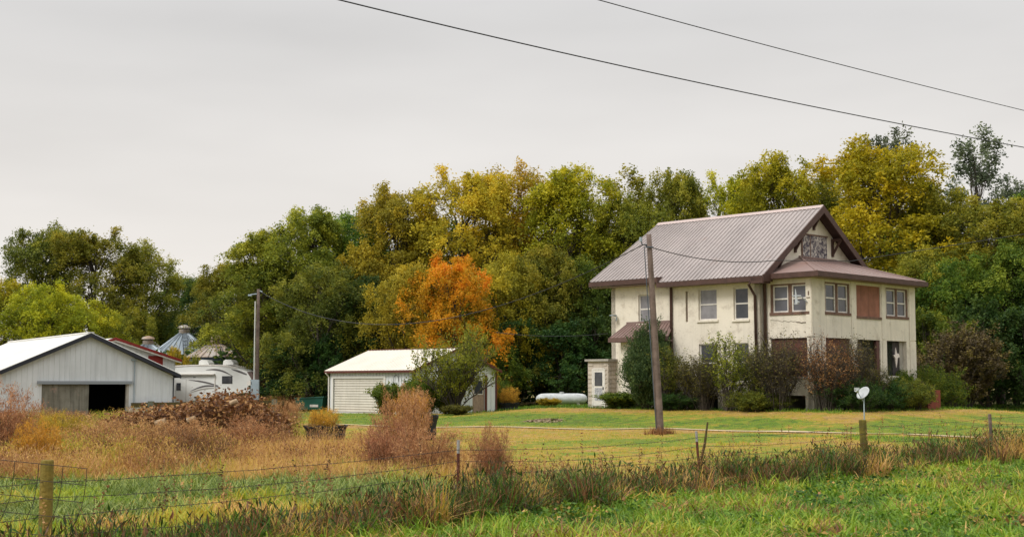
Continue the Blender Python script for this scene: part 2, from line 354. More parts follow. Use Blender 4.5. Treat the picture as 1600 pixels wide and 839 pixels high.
A0 = (xe, 2.1, slope_z(xe)); A1 = (xe, 8.65, slope_z(xe)); M0 = (xl, 8.65, slope_z(xl)); M1 = (xl, 13.95, slope_z(xl)); R0 = (4.5, 2.1, 10.51); R1 = (4.5, 13.1, 10.51)
Rm = (4.5, 8.65, 10.51)
roof_panel(rf, [A0, A1, M0, M1, R1, R0])
xr = 10.0
roof_panel(rf, [(xr, 2.1, slope_z(xr)), (xr, 13.95, slope_z(xr)), R1, R0])
ribs(rf, A0, A1, R0, Rm, .27); ribs(rf, (xl, 8.92, slope_z(xl)), M1, (4.5, 8.91, 10.51), R1, .27); ribs(rf, (xr, 2.1, slope_z(xr)), (xr, 13.95, slope_z(xr)), R0, R1, .27)
rfo = rf.build('roof', roofm, H)
MB().prism([(4.28, 2.08, 10.40), (4.5, 2.08, 10.575), (4.72, 2.08, 10.40), (4.5, 2.08, 10.53)], (0, 11.1, 0)).build('ridge_cap', mat('ridge_cap_metal', (.42, .33, .3), .5), rfo)
# fascia, gutters, soffit
g = MB(); za = slope_z(xe); zl = slope_z(xl)
g.box(xe - .12, xe + .0, 2.12, 8.67, za - .27, za - .03); g.box(xl - .12, xl, 8.67, 13.95, zl - .29, zl - .04)
g.box(xe - .12, xl - .12, 8.67, 8.75, za - .27, zl - .05)
g.build('gutter', trim, H)
s_ = MB(); s_.box(xe + .001, -.36, 2.15, 8.6, za - .27, za - .22); s_.box(xl + .001, .06, 8.6, 13.9, zl - .36, zl - .31); s_.build('soffit', soffit, H)
rk = MB()
def rake(y0, y1, x0, x1, dpt=.34):
    for sx in (-1, 1):
        xe_ = x0 if sx < 0 else x1
        p = [(4.5, 10.53), (xe_, slope_z(xe_) + .02), (xe_, slope_z(xe_) - dpt), (4.5, 10.53 - dpt - .05)]
        rk.prism([(a, y0, b) for a, b in p], (0, y1 - y0, 0))
rake(2.03, 2.1, xe - .1, xr + .1); 
rk.build('rake_board', trim, H)
ug = MB()   # boarded underside of the gable overhang
for x_ in (xe, xr):
    ug.prism([(4.5, 2.12, 10.37), (x_, 2.12, slope_z(x_) - .12), (x_, 2.12, slope_z(x_) - .16), (4.5, 2.12, 10.32)], (0, .6, 0))
ug.build('gable_soffit', mat('dark_gable_boards', (.06, .033, .03), .8, var=.3, vscale=6), H)
MB().box(xe - .12, -.42, 2.06, 2.72, za - .38, za - .1).box(xe - .1, -.3, 2.0, 2.04, za - .3, za + .04).build('eave_return', trim, H)
for xb in (.95, 2.75, 4.5, 6.25, 8.05):      # knee brackets under the gable
    b = MB(); zt = slope_z(xb) - .22 - (.05 if xb == 4.5 else 0.1)
    b.box(xb - .07, xb + .07, 2.63, 2.73, zt - .95, zt); b.box(xb - .07, xb + .07, 2.14, 2.63, zt - .14, zt)
    b.prism([(xb - .05, 2.63, zt - .85), (xb - .05, 2.63, zt - .68), (xb - .05, 2.28, zt - .14), (xb - .05, 2.16, zt - .14)], (.1, 0, 0))
    b.build('bracket', trim, H)
MB().box(3.42, 5.72, 2.69, 2.73, 7.75, 8.98).build('boarded_window', peeling, H)['label'] = 'attic window boarded with peeling grey patchy panel'
MB().box(3.35, 5.79, 2.67, 2.73, 8.98, 9.05).box(3.35, 3.42, 2.67, 2.73, 7.76, 8.98).box(4.1, 4.16, 2.675, 2.69, 7.76, 8.98).build('attic_window_trim', brownwood, H)
# porch hip roof
pr = MB(); e0 = 6.66
PA = (-.4, -.6, e0); PB = (10.0, -.6, e0); PC = (10.0, 2.73, e0); PD = (-.4, 2.73, e0); T0 = (3.2, 2.72, 7.79); T1 = (6.5, 2.72, 7.79)
for poly in ([PA, PB, T1, T0], [PA, T0, PD], [PB, PC, T1]): roof_panel(pr, poly, .06)
ribs(pr, PA, PB, T0, T1, .9, .02, .05)
pro = pr.build('porch_roof', porchroof, H)
hipm = MB(); hipm.tube([PA, T0], .06, 6); hipm.tube([PB, T1], .06, 6); hipm.tube([(3.1, 2.7, 7.8), (6.6, 2.7, 7.8)], .06, 6); hipm.build('ridge_cap', porchroof, pro)
g = MB(); g.box(-.5, 10.1, -.72, -.6, 6.42, 6.67); g.box(-.5, -.4, -.6, 2.68, 6.42, 6.67); g.box(10.0, 10.1, -.6, 2.68, 6.42, 6.67); g.build('porch_gutter', trim, H)
MB().box(-.4, 10.0, -.6, -.031, 6.40, 6.45).box(-.4, -.031, -.031, 2.68, 6.40, 6.45).build('porch_soffit', soffit, H)
# downspouts
d = MB(); d.tube([(xl - .05, 8.75, zl - .3), (xl - .05, 8.4, zl - .4), (-.48, 8.28, zl - .55), (-.48, 8.28, -.1)], .075, 8); d.build('downspout', trim, H, True)
d = MB(); d.tube([(xe - .05, 2.75, za - .28), (xe + .0, 2.95, za - .42), (-.49, 2.95, za - .95), (-.49, 2.9, -.1)], .07, 8); d.build('downspout', trim, H, True)
d = MB(); d.tube([(-.3, 2.6, 6.45), (-.1, 2.62, 6.2), (-.1, 2.62, -.1)], .075, 8); d.build('downspout', trim, H, True)
# windows of the long side
T1_ = frame_T((-.4, 8.2), (0, -1), (-1, 0)); T2_ = frame_T((.05, 12.92), (0, -1), (-1, 0)); T3_ = frame_T((-.6, 11.7), (0, -1), (-1, 0))
window(H, T1_, 1.66, 2.83, 4.52, 6.13, gm=glass2, label='upstairs window with pale blind behind the glass')
window(H, T1_, 3.88, 4.77, 4.48, 6.1)
window(H, T1_, 1.66, 2.83, 1.35, 3.3); window(H, T1_, 3.9, 4.77, 1.35, 3.3)
MB().box(.83, .95, -.14, -.1, 4.48, 6.04, T1_).build('narrow_window', brownwood, H)
MB().box(1.75, 2.83, -.2, -.16, -.1, .66, T1_).build('basement_window', black, H); MB().box(3.95, 4.55, -.2, -.16, -.1, .68, T1_).build('basement_window', black, H)
window(H, T2_, 1.95, 3.15, 4.5, 6.07, gm=glass2)
w_ = window(H, T3_, .46, 1.9, 1.83, 3.27, sashes=2, gm=glass2, mull=.06)
# bay roof
br = MB(); BA = (-1.0, 8.1, 3.74); BB = (-1.0, 12.1, 3.74); BC = (.03, 12.1, 4.5); BD = (.03, 8.5, 4.5)
roof_panel(br, [BA, BB, (.04, 11.75, 4.5), (.04, 8.5, 4.5)], .05); roof_panel(br, [BB, (.04, 12.1, 3.74), (.04, 11.75, 4.5)], .05)
ribs(br, BA, BB, (.04, 8.5, 4.5), (.04, 11.75, 4.5), .24, .04, .06)
bo = br.build('bay_roof', porchroof, H)
MB().box(-1.08, -1.0, 8.1, 12.18, 3.5, 3.74).box(-1.0, .04, 12.1, 12.18, 3.5, 3.74).build('bay_fascia', mat('worn_brown_fascia', (.14, .085, .07), .7, var=.2), bo)
MB().box(-.0, .04, 8.6, 11.8, 4.46, 4.62).build('flashing', porchroof, bo)
MB().box(-1.0, -.6, 8.1, 12.1, 3.5, 3.54).build('bay_soffit', soffit, bo)
MB().tube([(.0, 11.95, 3.4), (.0, 11.95, 0)], .03, 6).build('conduit', wood, H)
lf = MB(); lf.tube([(.03, 12.5, 4.95), (-.25, 12.5, 5.0)], .025, 6); lf.box(-.45, -.1, 12.38, 12.62, 4.98, 5.03); lf.tube([(-.1, 12.4, 4.9), (-.15, 12.4, 4.7)], .035, 6); lf.build('outdoor_light', greym, H)
# porch windows
TS = frame_T((0, 2.73), (0, -1), (-1, 0)); TF = frame_T((0, 0), (1, 0), (0, -1))
window(H, TS, .35, 2.6, 4.66, 6.17, 2, casing=brownwood, gm=mat('grey_screened_glass', (.10, .10, .115), .15, spec=.5), mull=.1)
window(H, TF, 1.2, 3.48, 4.68, 6.26, 2, casing=brownwood, mull=.1)
window(H, TF, 6.95, 9.2, 4.68, 6.26, 2, casing=brownwood, mull=.1)
boarded(H, TF, 4.08, 6.4, 4.68, 6.26, board, 'upper porch window covered with reddish brown plywood', brownwood, .06)
boarded(H, TS, .35, 2.6, 1.62, 3.5, darkboard, 'dark brown plywood behind the bare lilac')
boarded(H, TF, 1.2, 3.48, 1.66, 3.52, darkboard, 'dark brown plywood with pale chipped patch beside the porch opening')
for bx_ in ((1.1, 3.58, -.1, .06, 1.56, 1.655, TF), (6.85, 9.05, -.1, .06, 1.58, 1.675, TF), (.25, 2.7, -.1, .06, 1.52, 1.615, TS)): MB().box(*bx_).build('porch_sill', whiteframe, H)
# screened openings with diagonal lattice
def lattice(a0, a1, z0, z1, q):
    m = MB(); st = .22; hgt = z1 - z0
    k = a0 - hgt
    while k < a1:
        for sg in (1, -1):
            lo = max(a0, k); hi = min(a1, k + hgt)
            if hi - lo > .05:
                if sg > 0: p0, p1 = (lo, z0 + lo - k), (hi, z0 + hi - k)
                else: p0, p1 = (lo, z1 - (lo - k)), (hi, z1 - (hi - k))
                m.add([TF(p0[0], q, p0[1] - .012), TF(p1[0], q, p1[1] - .012), TF(p1[0], q, p1[1] + .012), TF(p0[0], q, p0[1] + .012)], [(0, 1, 2, 3)])
        k += st
    return m
latm = mat('dark_green_lattice', (.05, .075, .05), .8)
lattice(4.9, 6.0, 1.0, 3.48, -.24).build('porch_lattice', latm, H); lattice(6.97, 7.9, 1.7, 3.48, -.24).build('porch_lattice', latm, H)
MB().box(6.02, 6.3, -.2, -.06, .95, 3.5, TF).build('porch_post', mat('brown_post_paint', (.13, .06, .05), .8, var=.3, streak=.3), H)
for bx_ in ((4.12, 4.9, -.26, -.22, .95, 3.5, TF), (7.9, 8.5, -.27, -.24, 1.7, 3.5, TF)): MB().box(*bx_).build('porch_door', mat('grey_brown_porch_door', (.055, .045, .045), .7, var=.3), H)
MB().box(8.55, 8.94, -.24, -.2, 1.7, 3.5, TF).build('porch_post', concrete, H)
bs = MB(); bs.box(7.2, 8.5, .75, 2.1, -.4, .95, TF)
for k in range(4): bs.box(4.3, 6.2, .03 + .35 * k, .38 + .35 * k - .002, -.4, .85 - .22 * k, TF)
bs.box(3.6, 4.25, .0, .9, -.4, .7, TF)
bs.build('brick_steps', brick, H)
# security light / weather vane shaped fixture on the porch side
fx = MB(); fx.tube([(-.02, .2, 5.2), (-.3, .35, 5.45), (-.4, .5, 5.5)], .03, 6); fx.tube([(-.42, .3, 5.5), (-.42, .8, 5.52)], .035, 6); fx.tube([(-.42, .55, 5.1), (-.42, .58, 5.45), (-.42, .62, 5.85)], [.09, .06, .015], 8); fx.tube([(-.42, .42, 5.22), (-.42, .66, 5.12)], .05, 8)
fx.build('antenna', dishm, H)
MB().box(-.05, -.031, .1, .16, 5.55, 5.75).build('hook', brownwood, H); MB().box(-.06, -.031, .05, .25, 5.42, 5.45).build('ledge', brownwood, H)
ck = MB(); rc = random.Random(3)      # long crack and broken render below the porch side window
cp = [Vector(TS(.35 + .12 * k, .004, 4.42 + rc.uniform(-.035, .035) - .012 * k)) for k in range(19)]; ck.tube(cp, [.012 + .016 * (k > 12) for k in range(19)], 4)
ck.build('plaster_crack', mat('dark_crack', (.16, .13, .10), .95), H)
# hanging bird ornament in the porch opening
bd_ = MB(); c0 = Vector(TF(8.0, -.12, 2.75))
def TFv(a, q, z): return TF(a, q, z)
bd_.prism([TFv(7.95, -.1, 3.16), TFv(8.1, -.1, 2.72), TFv(7.88, -.1, 2.72)], Vector(TFv(0, .04, 0)) - Vector(TFv(0, 0, 0)))
bd_.prism([TFv(7.66, -.11, 2.76), TFv(7.9, -.11, 2.55), TFv(8.3, -.11, 2.68), TFv(8.2, -.11, 2.86), TFv(7.98, -.11, 2.78)], Vector(TFv(0, .07, 0)) - Vector(TFv(0, 0, 0)))
bd_.prism([TFv(7.86, -.1, 2.6), TFv(8.12, -.1, 2.6), TFv(7.98, -.1, 2.1)], Vector(TFv(0, .04, 0)) - Vector(TFv(0, 0, 0)))
ob = bd_.build('bird_ornament', mat('white_ornament_paint', (.7, .62, .56), .6), None)
ob.location = H.location; ob.rotation_euler = H.rotation_euler; tag(ob, 'white bird shaped ornament hanging in the right porch opening', 'ornament')
MB().tube([TFv(7.96, -.08, 3.16), TFv(7.96, -.08, 3.5)], .006, 5).build('hanger', wirem, ob)

# vestibule / entry shed
E_ = empty('entry_shed', (H.matrix_basis @ Vector((-.6, 12.6, 0)))[:], HA, 'small flat roofed entry with lap siding and screen door at left of the farmhouse', 'entry shed')
E_.location.z = HZ
ev = MB()
wallgrid(ev, (0, 1.5), (0, -1), (-1, 0), 1.5, 2.5, .1, [(.4, 1.2, .08, 2.05)], -.4)
ev.box(0.1, 1.2, 0, .1, -.4, 2.5)
ev.box(0.1, 1.2, 1.4, 1.5, -.4, 2.5)
for k in range(11):
    z = -.1 + k * .235
    ev.prism([(-.0, .1, z), (-.03, .1, z), (-.0, .1, z + .2)], (0, .2, 0)); ev.prism([(0, 1.12, z), (-.03, 1.12, z), (0, 1.12, z + .2)], (0, .36, 0))
    ev.prism([(.1, 0, z), (.1, -.04, z), (.1, 0, z + .2)], (.55, 0, 0))
ev.build('wall', lapm, E_)
MB().box(-.14, 1.2, -.12, 1.62, 2.5, 2.62).build('roof', concrete, E_)
dr = MB(); dr.box(-.02, .03, .3, 1.1, .08, 2.05); dd = dr.build('door', whiteframe, E_)
MB().box(-.03, -.02, .42, .98, 1.15, 1.9).build('glass', glass, dd)
MB().box(-.03, -.02, .42, .98, .35, 1.05).build('lower_panel', mat('lace_screen', (.2, .2, .22), .7, c2=(.5, .5, .5), vscale=14), dd)
MB().box(-.06, -.02, .33, .37, .95, 1.1).build('handle', black, dd)
MB().box(-.04, -.002, .22, .3, .0, 2.1).box(-.04, -.002, 1.1, 1.18, 0, 2.1).box(-.04, -.002, .3, 1.1, 2.05, 2.13).build('door_frame', whiteframe, E_)

# ------------------------------------------------------------------ garage
Gz = .66; G = empty('garage', (-5.83, 80, Gz), HA, 'white metal garage with cream roof, red trim and closed overhead door', 'garage')
gm_ = MB(); wallgrid(gm_, (0, 8.2), (0, -1), (-1, 0), 8.2, 2.6, .15, [(.35, 5.42, 0, 2.1), (7.25, 7.95, 1.3, 1.72)], -.4)
def vribs(m, T, a0, a1, z0f, z1f, step, skip=()):
    a = a0 + step / 2
    while a < a1:
        segs = [(z0f(a), z1f(a))]
        for s0, s1, b0, b1 in skip:
            if s0 - .05 < a < s1 + .05:
                ns_ = []
                for lo, hi in segs:
                    if b0 > lo: ns_.append((lo, b0))
                    if b1 < hi: ns_.append((b1, hi))
                segs = ns_
        for lo, hi in segs:
            m.box(a - .03, a + .03, 0, .03, lo, hi, T)
        a += step
TG = frame_T((0, 8.2), (0, -1), (-1, 0)); TG2 = frame_T((0, 0), (1, 0), (0, -1))
vribs(gm_, TG, 0, 8.2, lambda a: -.3, lambda a: 2.55, .3, [(.2, 5.5, -.4, 2.2), (7.2, 8, 1.25, 1.77)])
DG = (4.75, 5.75, -.1, 2.05)
ap = 3.375
gm_.prism([(0.15, 0, 2.6), (6.75, 0, 2.6), (ap, 0, 3.85), (0, 0, 2.6)][:0] or [(0, 0, 2.6), (6.75, 0, 2.6), (ap, 0, 3.84)], (0, .15, 0))
wallgrid(gm_, (0.15, 0), (1, 0), (0, -1), 6.6, 2.6, .15, [(4.6, 5.6, -.1, 2.05)], -.4)
vribs(gm_, TG2, .15, 6.75, lambda a: -.3, lambda a: 2.6 + 1.2 * (1 - abs(a - ap) / ap), .3, [(4.7, 5.8, -.4, 2.1)])
gm_.box(6.6, 6.75, .15, 8.05, -.4, 2.6); gm_.prism([(0.15, 8.05, -.4), (6.75, 8.05, -.4), (6.75, 8.05, 2.6), (ap, 8.05, 3.84), (.15, 8.05, 2.6)], (0, .15, 0))
gm_.build('wall', whitemetal, G)
gr = MB(); z_e = 2.6; zr = 3.95; ex = -.25
gA, gB = (ex, -.25, z_e - .02), (ex, 8.45, z_e - .02); gR0, gR1 = (ap, -.25, zr), (ap, 8.45, zr); gC, gD = (7.0, -.25, z_e - .02), (7.0, 8.45, z_e - .02)
roof_panel(gr, [gA, gB, gR1, gR0], .05); roof_panel(gr, [gC, gD, gR1, gR0], .05); ribs(gr, gA, gB, gR0, gR1, .3, .025, .06); ribs(gr, gC, gD, gR0, gR1, .3, .025, .06)
gr.build('roof', shedroof, G)
tr_ = MB(); tr_.box(ex - .03, ex + .02, -.25, 8.45, z_e - .17, z_e - .03)
for xx in (ex, 7.0):
    for yy in (-.31, 8.45):
        tr_.prism([(ap, yy, zr + .02), (xx, yy, z_e), (xx, yy, z_e - .17), (ap, yy, zr - .15)], (0, .06, 0))
tr_.box(-.05, .1, -.06, .0, -.3, 2.5); tr_.box(-.05, -.0, 0, .1, -.3, 2.5); tr_.box(6.68, 6.8, -.06, 0, -.3, 2.5); tr_.box(5.75, 5.93, -.07, -.035, -.3, 2.3)
tr_.box(ap - .1, ap + .1, -.27, 8.47, zr - .01, zr + .035)
tr_.build('trim', redtrim, G)
gd = MB(); nsl = 13
for k in range(nsl):
    z0 = .02 + k * 2.08 / nsl; z1 = z0 + 2.08 / nsl - .02
    gd.prism([TG(.42, -.06, z0), TG(.42, -.02, z0 + .02), TG(.42, -.035, z1), TG(.42, -.07, z1 + .015)], Vector(TG(4.93, 0, 0)) - Vector(TG(0, 0, 0)))
gd.box(.42, 5.35, -.09, -.07, 0.02, 2.1, TG)
gdo = gd.build('garage_door', mat('cream_door_slats', (.62, .58, .50), .6, var=.12, vscale=1.5, streak=.2), G)
MB().box(.2, .35, 0, .05, -.2, 2.25, TG).box(5.42, 5.6, 0, .05, -.2, 2.25, TG).box(.35, 5.42, 0, .05, 2.1, 2.25, TG).build('door_casing', mat('white_trim', (.7, .68, .63), .6, var=.1), G)
window(G, TG, 7.25, 7.95, 1.3, 1.72, 1, .05, gm=glass2, sill=False, bars=False)
gdd = MB().box(.05 + 4.7, 5.75, -.06, -.02, -.1, 2.05, TG2).build('side_door', olddoor, G); MB().box(4.9, 5.6, -.02, -.005, 1.15, 1.95, TG2).build('pane', glass, gdd)
MB().box(4.85, 5.65, -.02, -.012, 1.1, 2.0, TG2).build('pane_frame', whiteframe, gdd)
MB().tube([(-.3, 8.3, 2.45), (-.08, 8.25, 2.2), (-.08, 8.25, 0)], .05, 6).build('downspout', whiteframe, G)
hz = MB(); pts = [TG(6.6 + .25 * math.cos(t), .04, 1.9 + .25 * math.sin(t) * 1.6) for t in np.linspace(0, 5.6, 16)]; hz.tube(pts, .012, 5); hz.build('hanging_cord', cable, G)

# ------------------------------------------------------------------ barn
BAa = R(32.7); B = empty('barn', (-20.6, 82, .28), BAa, 'large pale metal barn with white roof, black trim and sliding door ajar', 'barn')
TB = frame_T((0, 0), (-1, 0), (0, -1))      # along = to the left
WB = 10.2; bw = MB()
wallgrid(bw, (0, 0), (-1, 0), (0, -1), WB, 2.6, .2, [(2.7, 7.75, -.1, 2.12)], -.4)
bw.prism([(0, 0, 2.6), (-5.1, 0, 4.92), (-WB, 0, 2.6)], (0, .2, 0))
vribs(bw, TB, 0, WB, lambda a: -.3, lambda a: 2.5 + 2.25 * (1 - abs(a - 5.1) / 5.1), .3, [(2.6, 7.8, -.4, 2.3)])
bw.box(-.2, 0, .2, 20.2, -.4, 2.6); bw.box(-WB, -WB + .2, .2, 20.2, -.4, 2.6); bw.prism([(0, 20.2, -.4), (0, 20.2, 2.6), (-5.1, 20.2, 4.9), (-WB, 20.2, 2.6), (-WB, 20.2, -.4)], (0, .2, 0))
bw.box(0.0, .0, 0, 0, 0, 0) if False else None
bw.build('wall', barnwall, B)
MB().box(0, 10.2, .031, .036, 2.06, 2.09, TB).build('siding_seam', greym, B) if False else None
brf = MB(); rz_ = 5.12
bA, bB = (.35, -.3, 2.72), (.35, 20.6, 2.72); bC, bD = (-WB - .35, -.3, 2.72), (-WB - .35, 20.6, 2.72); bR0, bR1 = (-5.1, -.3, rz_), (-5.1, 20.6, rz_)
roof_panel(brf, [bA, bB, bR1, bR0], .06); roof_panel(brf, [bC, bD, bR1, bR0], .06); ribs(brf, bC, bD, bR0, bR1, .3, .025, .06); ribs(brf, bA, bB, bR0, bR1, .3, .025, .06)
bro = brf.build('roof', whiteroof, B)
MB().box(-5.28, -4.92, -.33, 20.6, rz_ - .03, rz_ + .05).build('ridge_cap', whiteroof, bro)
bt = MB()
for xx in (.37, -WB - .37):
    bt.prism([(-5.1, -.36, rz_ + .0), (xx, -.36, 2.68), (xx, -.36, 2.46), (-5.1, -.36, rz_ - .24)], (0, .06, 0))
bt.box(.3, .4, -.3, 20.6, 2.5, 2.68); bt.box(-.02, .04, -.05, .1, -.3, 2.5)
bt.build('trim', blacktrim, B)
MB().prism([(-5.1, -.02, rz_ - .2), (.3, -.02, 2.5), (-5.1, -.02, rz_ - .26)], (0, .0, 0)) if False else None
bdr = MB(); bdr.box(5.05, 7.78, -.1, -.03, -.2, 2.1, TB); 
for k in range(9): bdr.box(5.1 + k * .32, 5.13 + k * .32, -.03, -.01, -.2, 2.1, TB)
bdr.build('sliding_door', barndoor, B)
MB().box(2.53, 8.02, .04, .16, 2.12, 2.3, TB).build('door_track', mat('grey_track', (.22, .24, .26), .5), B)
MB().box(2.7, 2.86, -.15, .03, -.2, 2.12, TB).build('door_jamb', concrete, B)
MB().box(.25, 9.9, -19, -18.9, -.3, 4.6, TB).build('inner_back_wall', black, B) if False else None
MB().tube([TB(2.4, .07, 3.55), TB(2.4, .07, -.1)], .035, 6).box(2.3, 2.6, .02, .12, 3.5, 3.62, TB).build('conduit', greym, B)
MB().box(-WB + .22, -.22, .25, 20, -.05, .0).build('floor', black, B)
# black sheet across the barn, added so that the open doorway reads dark
MB().box(-WB + .21, -.21, 6, 6.1, -.2, 2.6).build('dark_backing', black, B)
# low rail barrier in front of barn and camper
for i, (xa, ya, xb, yb) in enumerate([(-22.6, 80.2, -14.4, 85.5)]):
    rl = empty('rail_barrier', (xa, ya, float(gz(xa, ya))), 0, 'low mossy timber rail on short posts in front of the barn and camper', 'barrier')
    v = Vector((xb - xa, yb - ya, float(gz(xb, yb) - gz(xa, ya)))); ang = math.atan2(v.y, v.x)
    m = MB(); nv = Vector((-math.sin(ang), math.cos(ang), 0)) * .08
    p0 = Vector((0, 0, .62)); m.prism([p0, p0 + nv, p0 + nv + Vector((0, 0, .28)), p0 + Vector((0, 0, .28))], v); m.build('rail', postdark, rl)
    for k in range(4):
        c = v * (.12 + k * .27); m = MB().box(c.x - .16, c.x + .16, c.y - .1, c.y + .1, c.z - .2, c.z + .98); m.build('post', mat('grey_green_block', (.13, .14, .1), .9, var=.3), rl)

# ------------------------------------------------------------------ red trimmed shed behind the barn
S = empty('machine_shed', (-26.5, 106, .3), R(38), 'white shed with dark red roof trim and red door behind the barn', 'shed')
sw = MB(); sw.prism([(0, 0, 0), (0, 0, 3.95), (-5, 0, 5.4), (-10, 0, 3.95), (-10, 0, 0)], (0, 12, 0)); 
for k in range(33): sw.box(-.15 - k * .3, -.1 - k * .3, -.03, 0, 0, 3.95 + 1.4 * (1 - abs(-.12 - k * .3 + 5) / 5))
sw.build('wall', whitemetal, S)
sr = MB(); roof_panel(sr, [(.4, -.3, 4.0), (.4, 12.3, 4.0), (-5, 12.3, 5.6), (-5, -.3, 5.6)], .06); roof_panel(sr, [(-10.4, -.3, 4.0), (-10.4, 12.3, 4.0), (-5, 12.3, 5.6), (-5, -.3, 5.6)], .06); sr.build('roof', whiteroof, S)
st = MB(); sw2 = MB()
for xx in (.4, -10.4):
    st.prism([(-5, -.38, 5.65), (xx, -.38, 4.03), (xx, -.38, 3.83), (-5, -.38, 5.45)], (0, .07, 0)); sw2.prism([(-5, -.34, 5.45), (xx, -.34, 3.83), (xx, -.34, 3.72), (-5, -.34, 5.34)], (0, .06, 0))
st.build('trim', redm, S); sw2.build('trim_edge', whiteframe, S)
MB().box(-2.25, -1.05, -.06, -.031, 2.2, 4.3).build('red_door', redm, S)

# ------------------------------------------------------------------ grain bins
def bin_(x, y, r, hw, hc, cm, wm, label, ang=0):
    o = empty('grain_bin', (x, y, float(gz(x, y))), ang, label, 'grain bin', 'grain bins behind the camper')
    m = MB(); nseg = 36
    def ring(rr, z): return [(rr * math.cos(2 * math.pi * i / nseg), rr * math.sin(2 * math.pi * i / nseg), z) for i in range(nseg)]
    zs = []; k = 0
    while k * .2 < hw: zs += [(r, k * .2), (r + .03, k * .2 + .1)]; k += 1
    zs.append((r, hw)); m.V = sum([ring(a, z) for a, z in zs], [])
    for j in range(len(zs) - 1):
        for i in range(nseg): m.F.append((j * nseg + i, j * nseg + (i + 1) % nseg, (j + 1) * nseg + (i + 1) % nseg, (j + 1) * nseg + i))
    m.build('wall', wm, o)
    c = MB(); c.V = ring(r + .15, hw - .05) + ring(.45, hw + hc); c.F = [(i, (i + 1) % nseg, nseg + (i + 1) % nseg, nseg + i) for i in range(nseg)]
    for i in range(24):
        t = 2 * math.pi * i / 24; e_ = Vector((math.cos(t), math.sin(t), 0)); s_2 = Vector((-math.sin(t), math.cos(t), 0))
        p = e_ * (r + .15) + Vector((0, 0, hw - .05)); q = e_ * .45 + Vector((0, 0, hw + hc)); up = Vector((0, 0, .09))
        c.add([p - s_2 * .06, p + s_2 * .06, q + s_2 * .04, q - s_2 * .04, p + up, q + up], [(0, 4, 5, 3), (1, 2, 5, 4), (0, 1, 4)])
    # door hatch steps on the cone
    c.build('roof', cm, o)
    k_ = MB(); k_.V = []; prof = [(.46, hw + hc - .02), (.5, hw + hc + .3), (.42, hw + hc + .42), (.42, hw + hc + .5), (.62, hw + hc + .52), (.5, hw + hc + .7), (.1, hw + hc + .82)]
    n2 = 20; k_.V = [(a * math.cos(2 * math.pi * i / n2), a * math.sin(2 * math.pi * i / n2), z) for a, z in prof for i in range(n2)]
    k_.F = [(j * n2 + i, j * n2 + (i + 1) % n2, (j + 1) * n2 + (i + 1) % n2, (j + 1) * n2 + i) for j in range(len(prof) - 1) for i in range(n2)]
    k_.build('cap', galvr, o)
    l_ = MB()
    for s in (-.2, .2): l_.tube([(s, -r - .08, 0), (s, -r - .08, hw), (s * 1, -.7, hw + hc)], .03, 5)
    for j in range(int(hc / .35)): t = j * .35 / hc; l_.box(-.2, .2, -r - .1 + (r - .6) * t, -r - .04 + (r - .6) * t, hw + hc * t + .1, hw + hc * t + .15)
    l_.build('ladder', galvd, o)
def ptX(px, d): return (px - 800) / 2100 * d
bin_(ptX(288, 126), 126, 3.3, 4.4, 2.3, galv, galv, 'tall steel grain bin with pale ribbed cone roof and cap', .3)
bin_(ptX(232, 124), 124, 3.0, 3.9, 1.7, galv, galv, 'grain bin cone showing just above the red trimmed shed roof')
bin_(ptX(337, 117), 117, 2.3, 4.3, 1.1, galvr, galvd, 'dark walled grain bin with rust streaked low cone behind the camper', .5)

# ------------------------------------------------------------------ camper (fifth wheel)
RVa = R(-20); RV = empty('camper_trailer', (ptX(400, 108), 108, .3), RVa, 'white fifth wheel camper with dark front cap and swoosh stripes behind the weeds', 'camper')
prof = [(-9.5, .45), (-9.5, 3.35), (-9.2, 3.5), (-6, 3.62), (-3.4, 3.62), (-1.7, 3.4), (-.75, 3.1), (-.35, 2.55), (-.3, 1.9), (-.55, 1.45), (-2.3, 1.3), (-2.6, .45)]
rv = MB().prism([(a, 0, b) for a, b in prof], (0, 2.5, 0)); rv.build('body', rvwhite, RV)
MB().prism([(-.76, -.02, 3.1), (-.36, -.02, 2.55), (-.31, -.02, 1.9), (-.5, -.02, 1.45), (-.2, -.02, 1.45), (.12, -.02, 1.9), (.1, -.02, 2.4), (-.25, -.02, 2.95)], (0, 2.54, 0)).build('front_cap', rvdark, RV)
rt = MB()
rt.prism([(-9.5, -.04, 3.42), (-9.2, -.04, 3.56), (-6, -.04, 3.68), (-3.4, -.04, 3.68), (-1.7, -.04, 3.46), (-1.7, -.04, 3.38), (-3.4, -.04, 3.58), (-6, -.04, 3.58), (-9.4, -.04, 3.42)], (0, 2.58, 0)); rt.build('roof_edge', whiteframe, RV)
for xx in (-2.9, -5.2):
    m = MB(); m.prism([(xx - .55, .7, 3.66), (xx - .5, .7, 4.0), (xx - .3, .7, 4.1), (xx + .2, .7, 4.05), (xx + .4, .7, 3.85), (xx + .45, .7, 3.66)], (0, .8, 0)); m.build('roof_vent', rvwhite, RV)
def swoosh(pts_top, pts_bot, name, m, y=-.012):
    P_ = [(a, y, b) for a, b in pts_top] + [(a, y, b) for a, b in pts_bot[::-1]]; MB().prism(P_, (0, .01, 0)).build(name, m, RV)
arc = lambda x0, x1, z0, z1, bow, n=10: [(x0 + (x1 - x0) * i / n, z0 + (z1 - z0) * i / n + bow * math.sin(math.pi * i / n)) for i in range(n + 1)]
swoosh(arc(-6.0, -3.2, 1.55, 1.85, .32), arc(-6.0, -3.2, 1.52, 1.83, .2), 'stripe', rvgrey)
swoosh(arc(-6.2, -3.2, 1.35, 1.75, .22), arc(-6.2, -3.2, 1.33, 1.73, .14), 'stripe', rvtan)
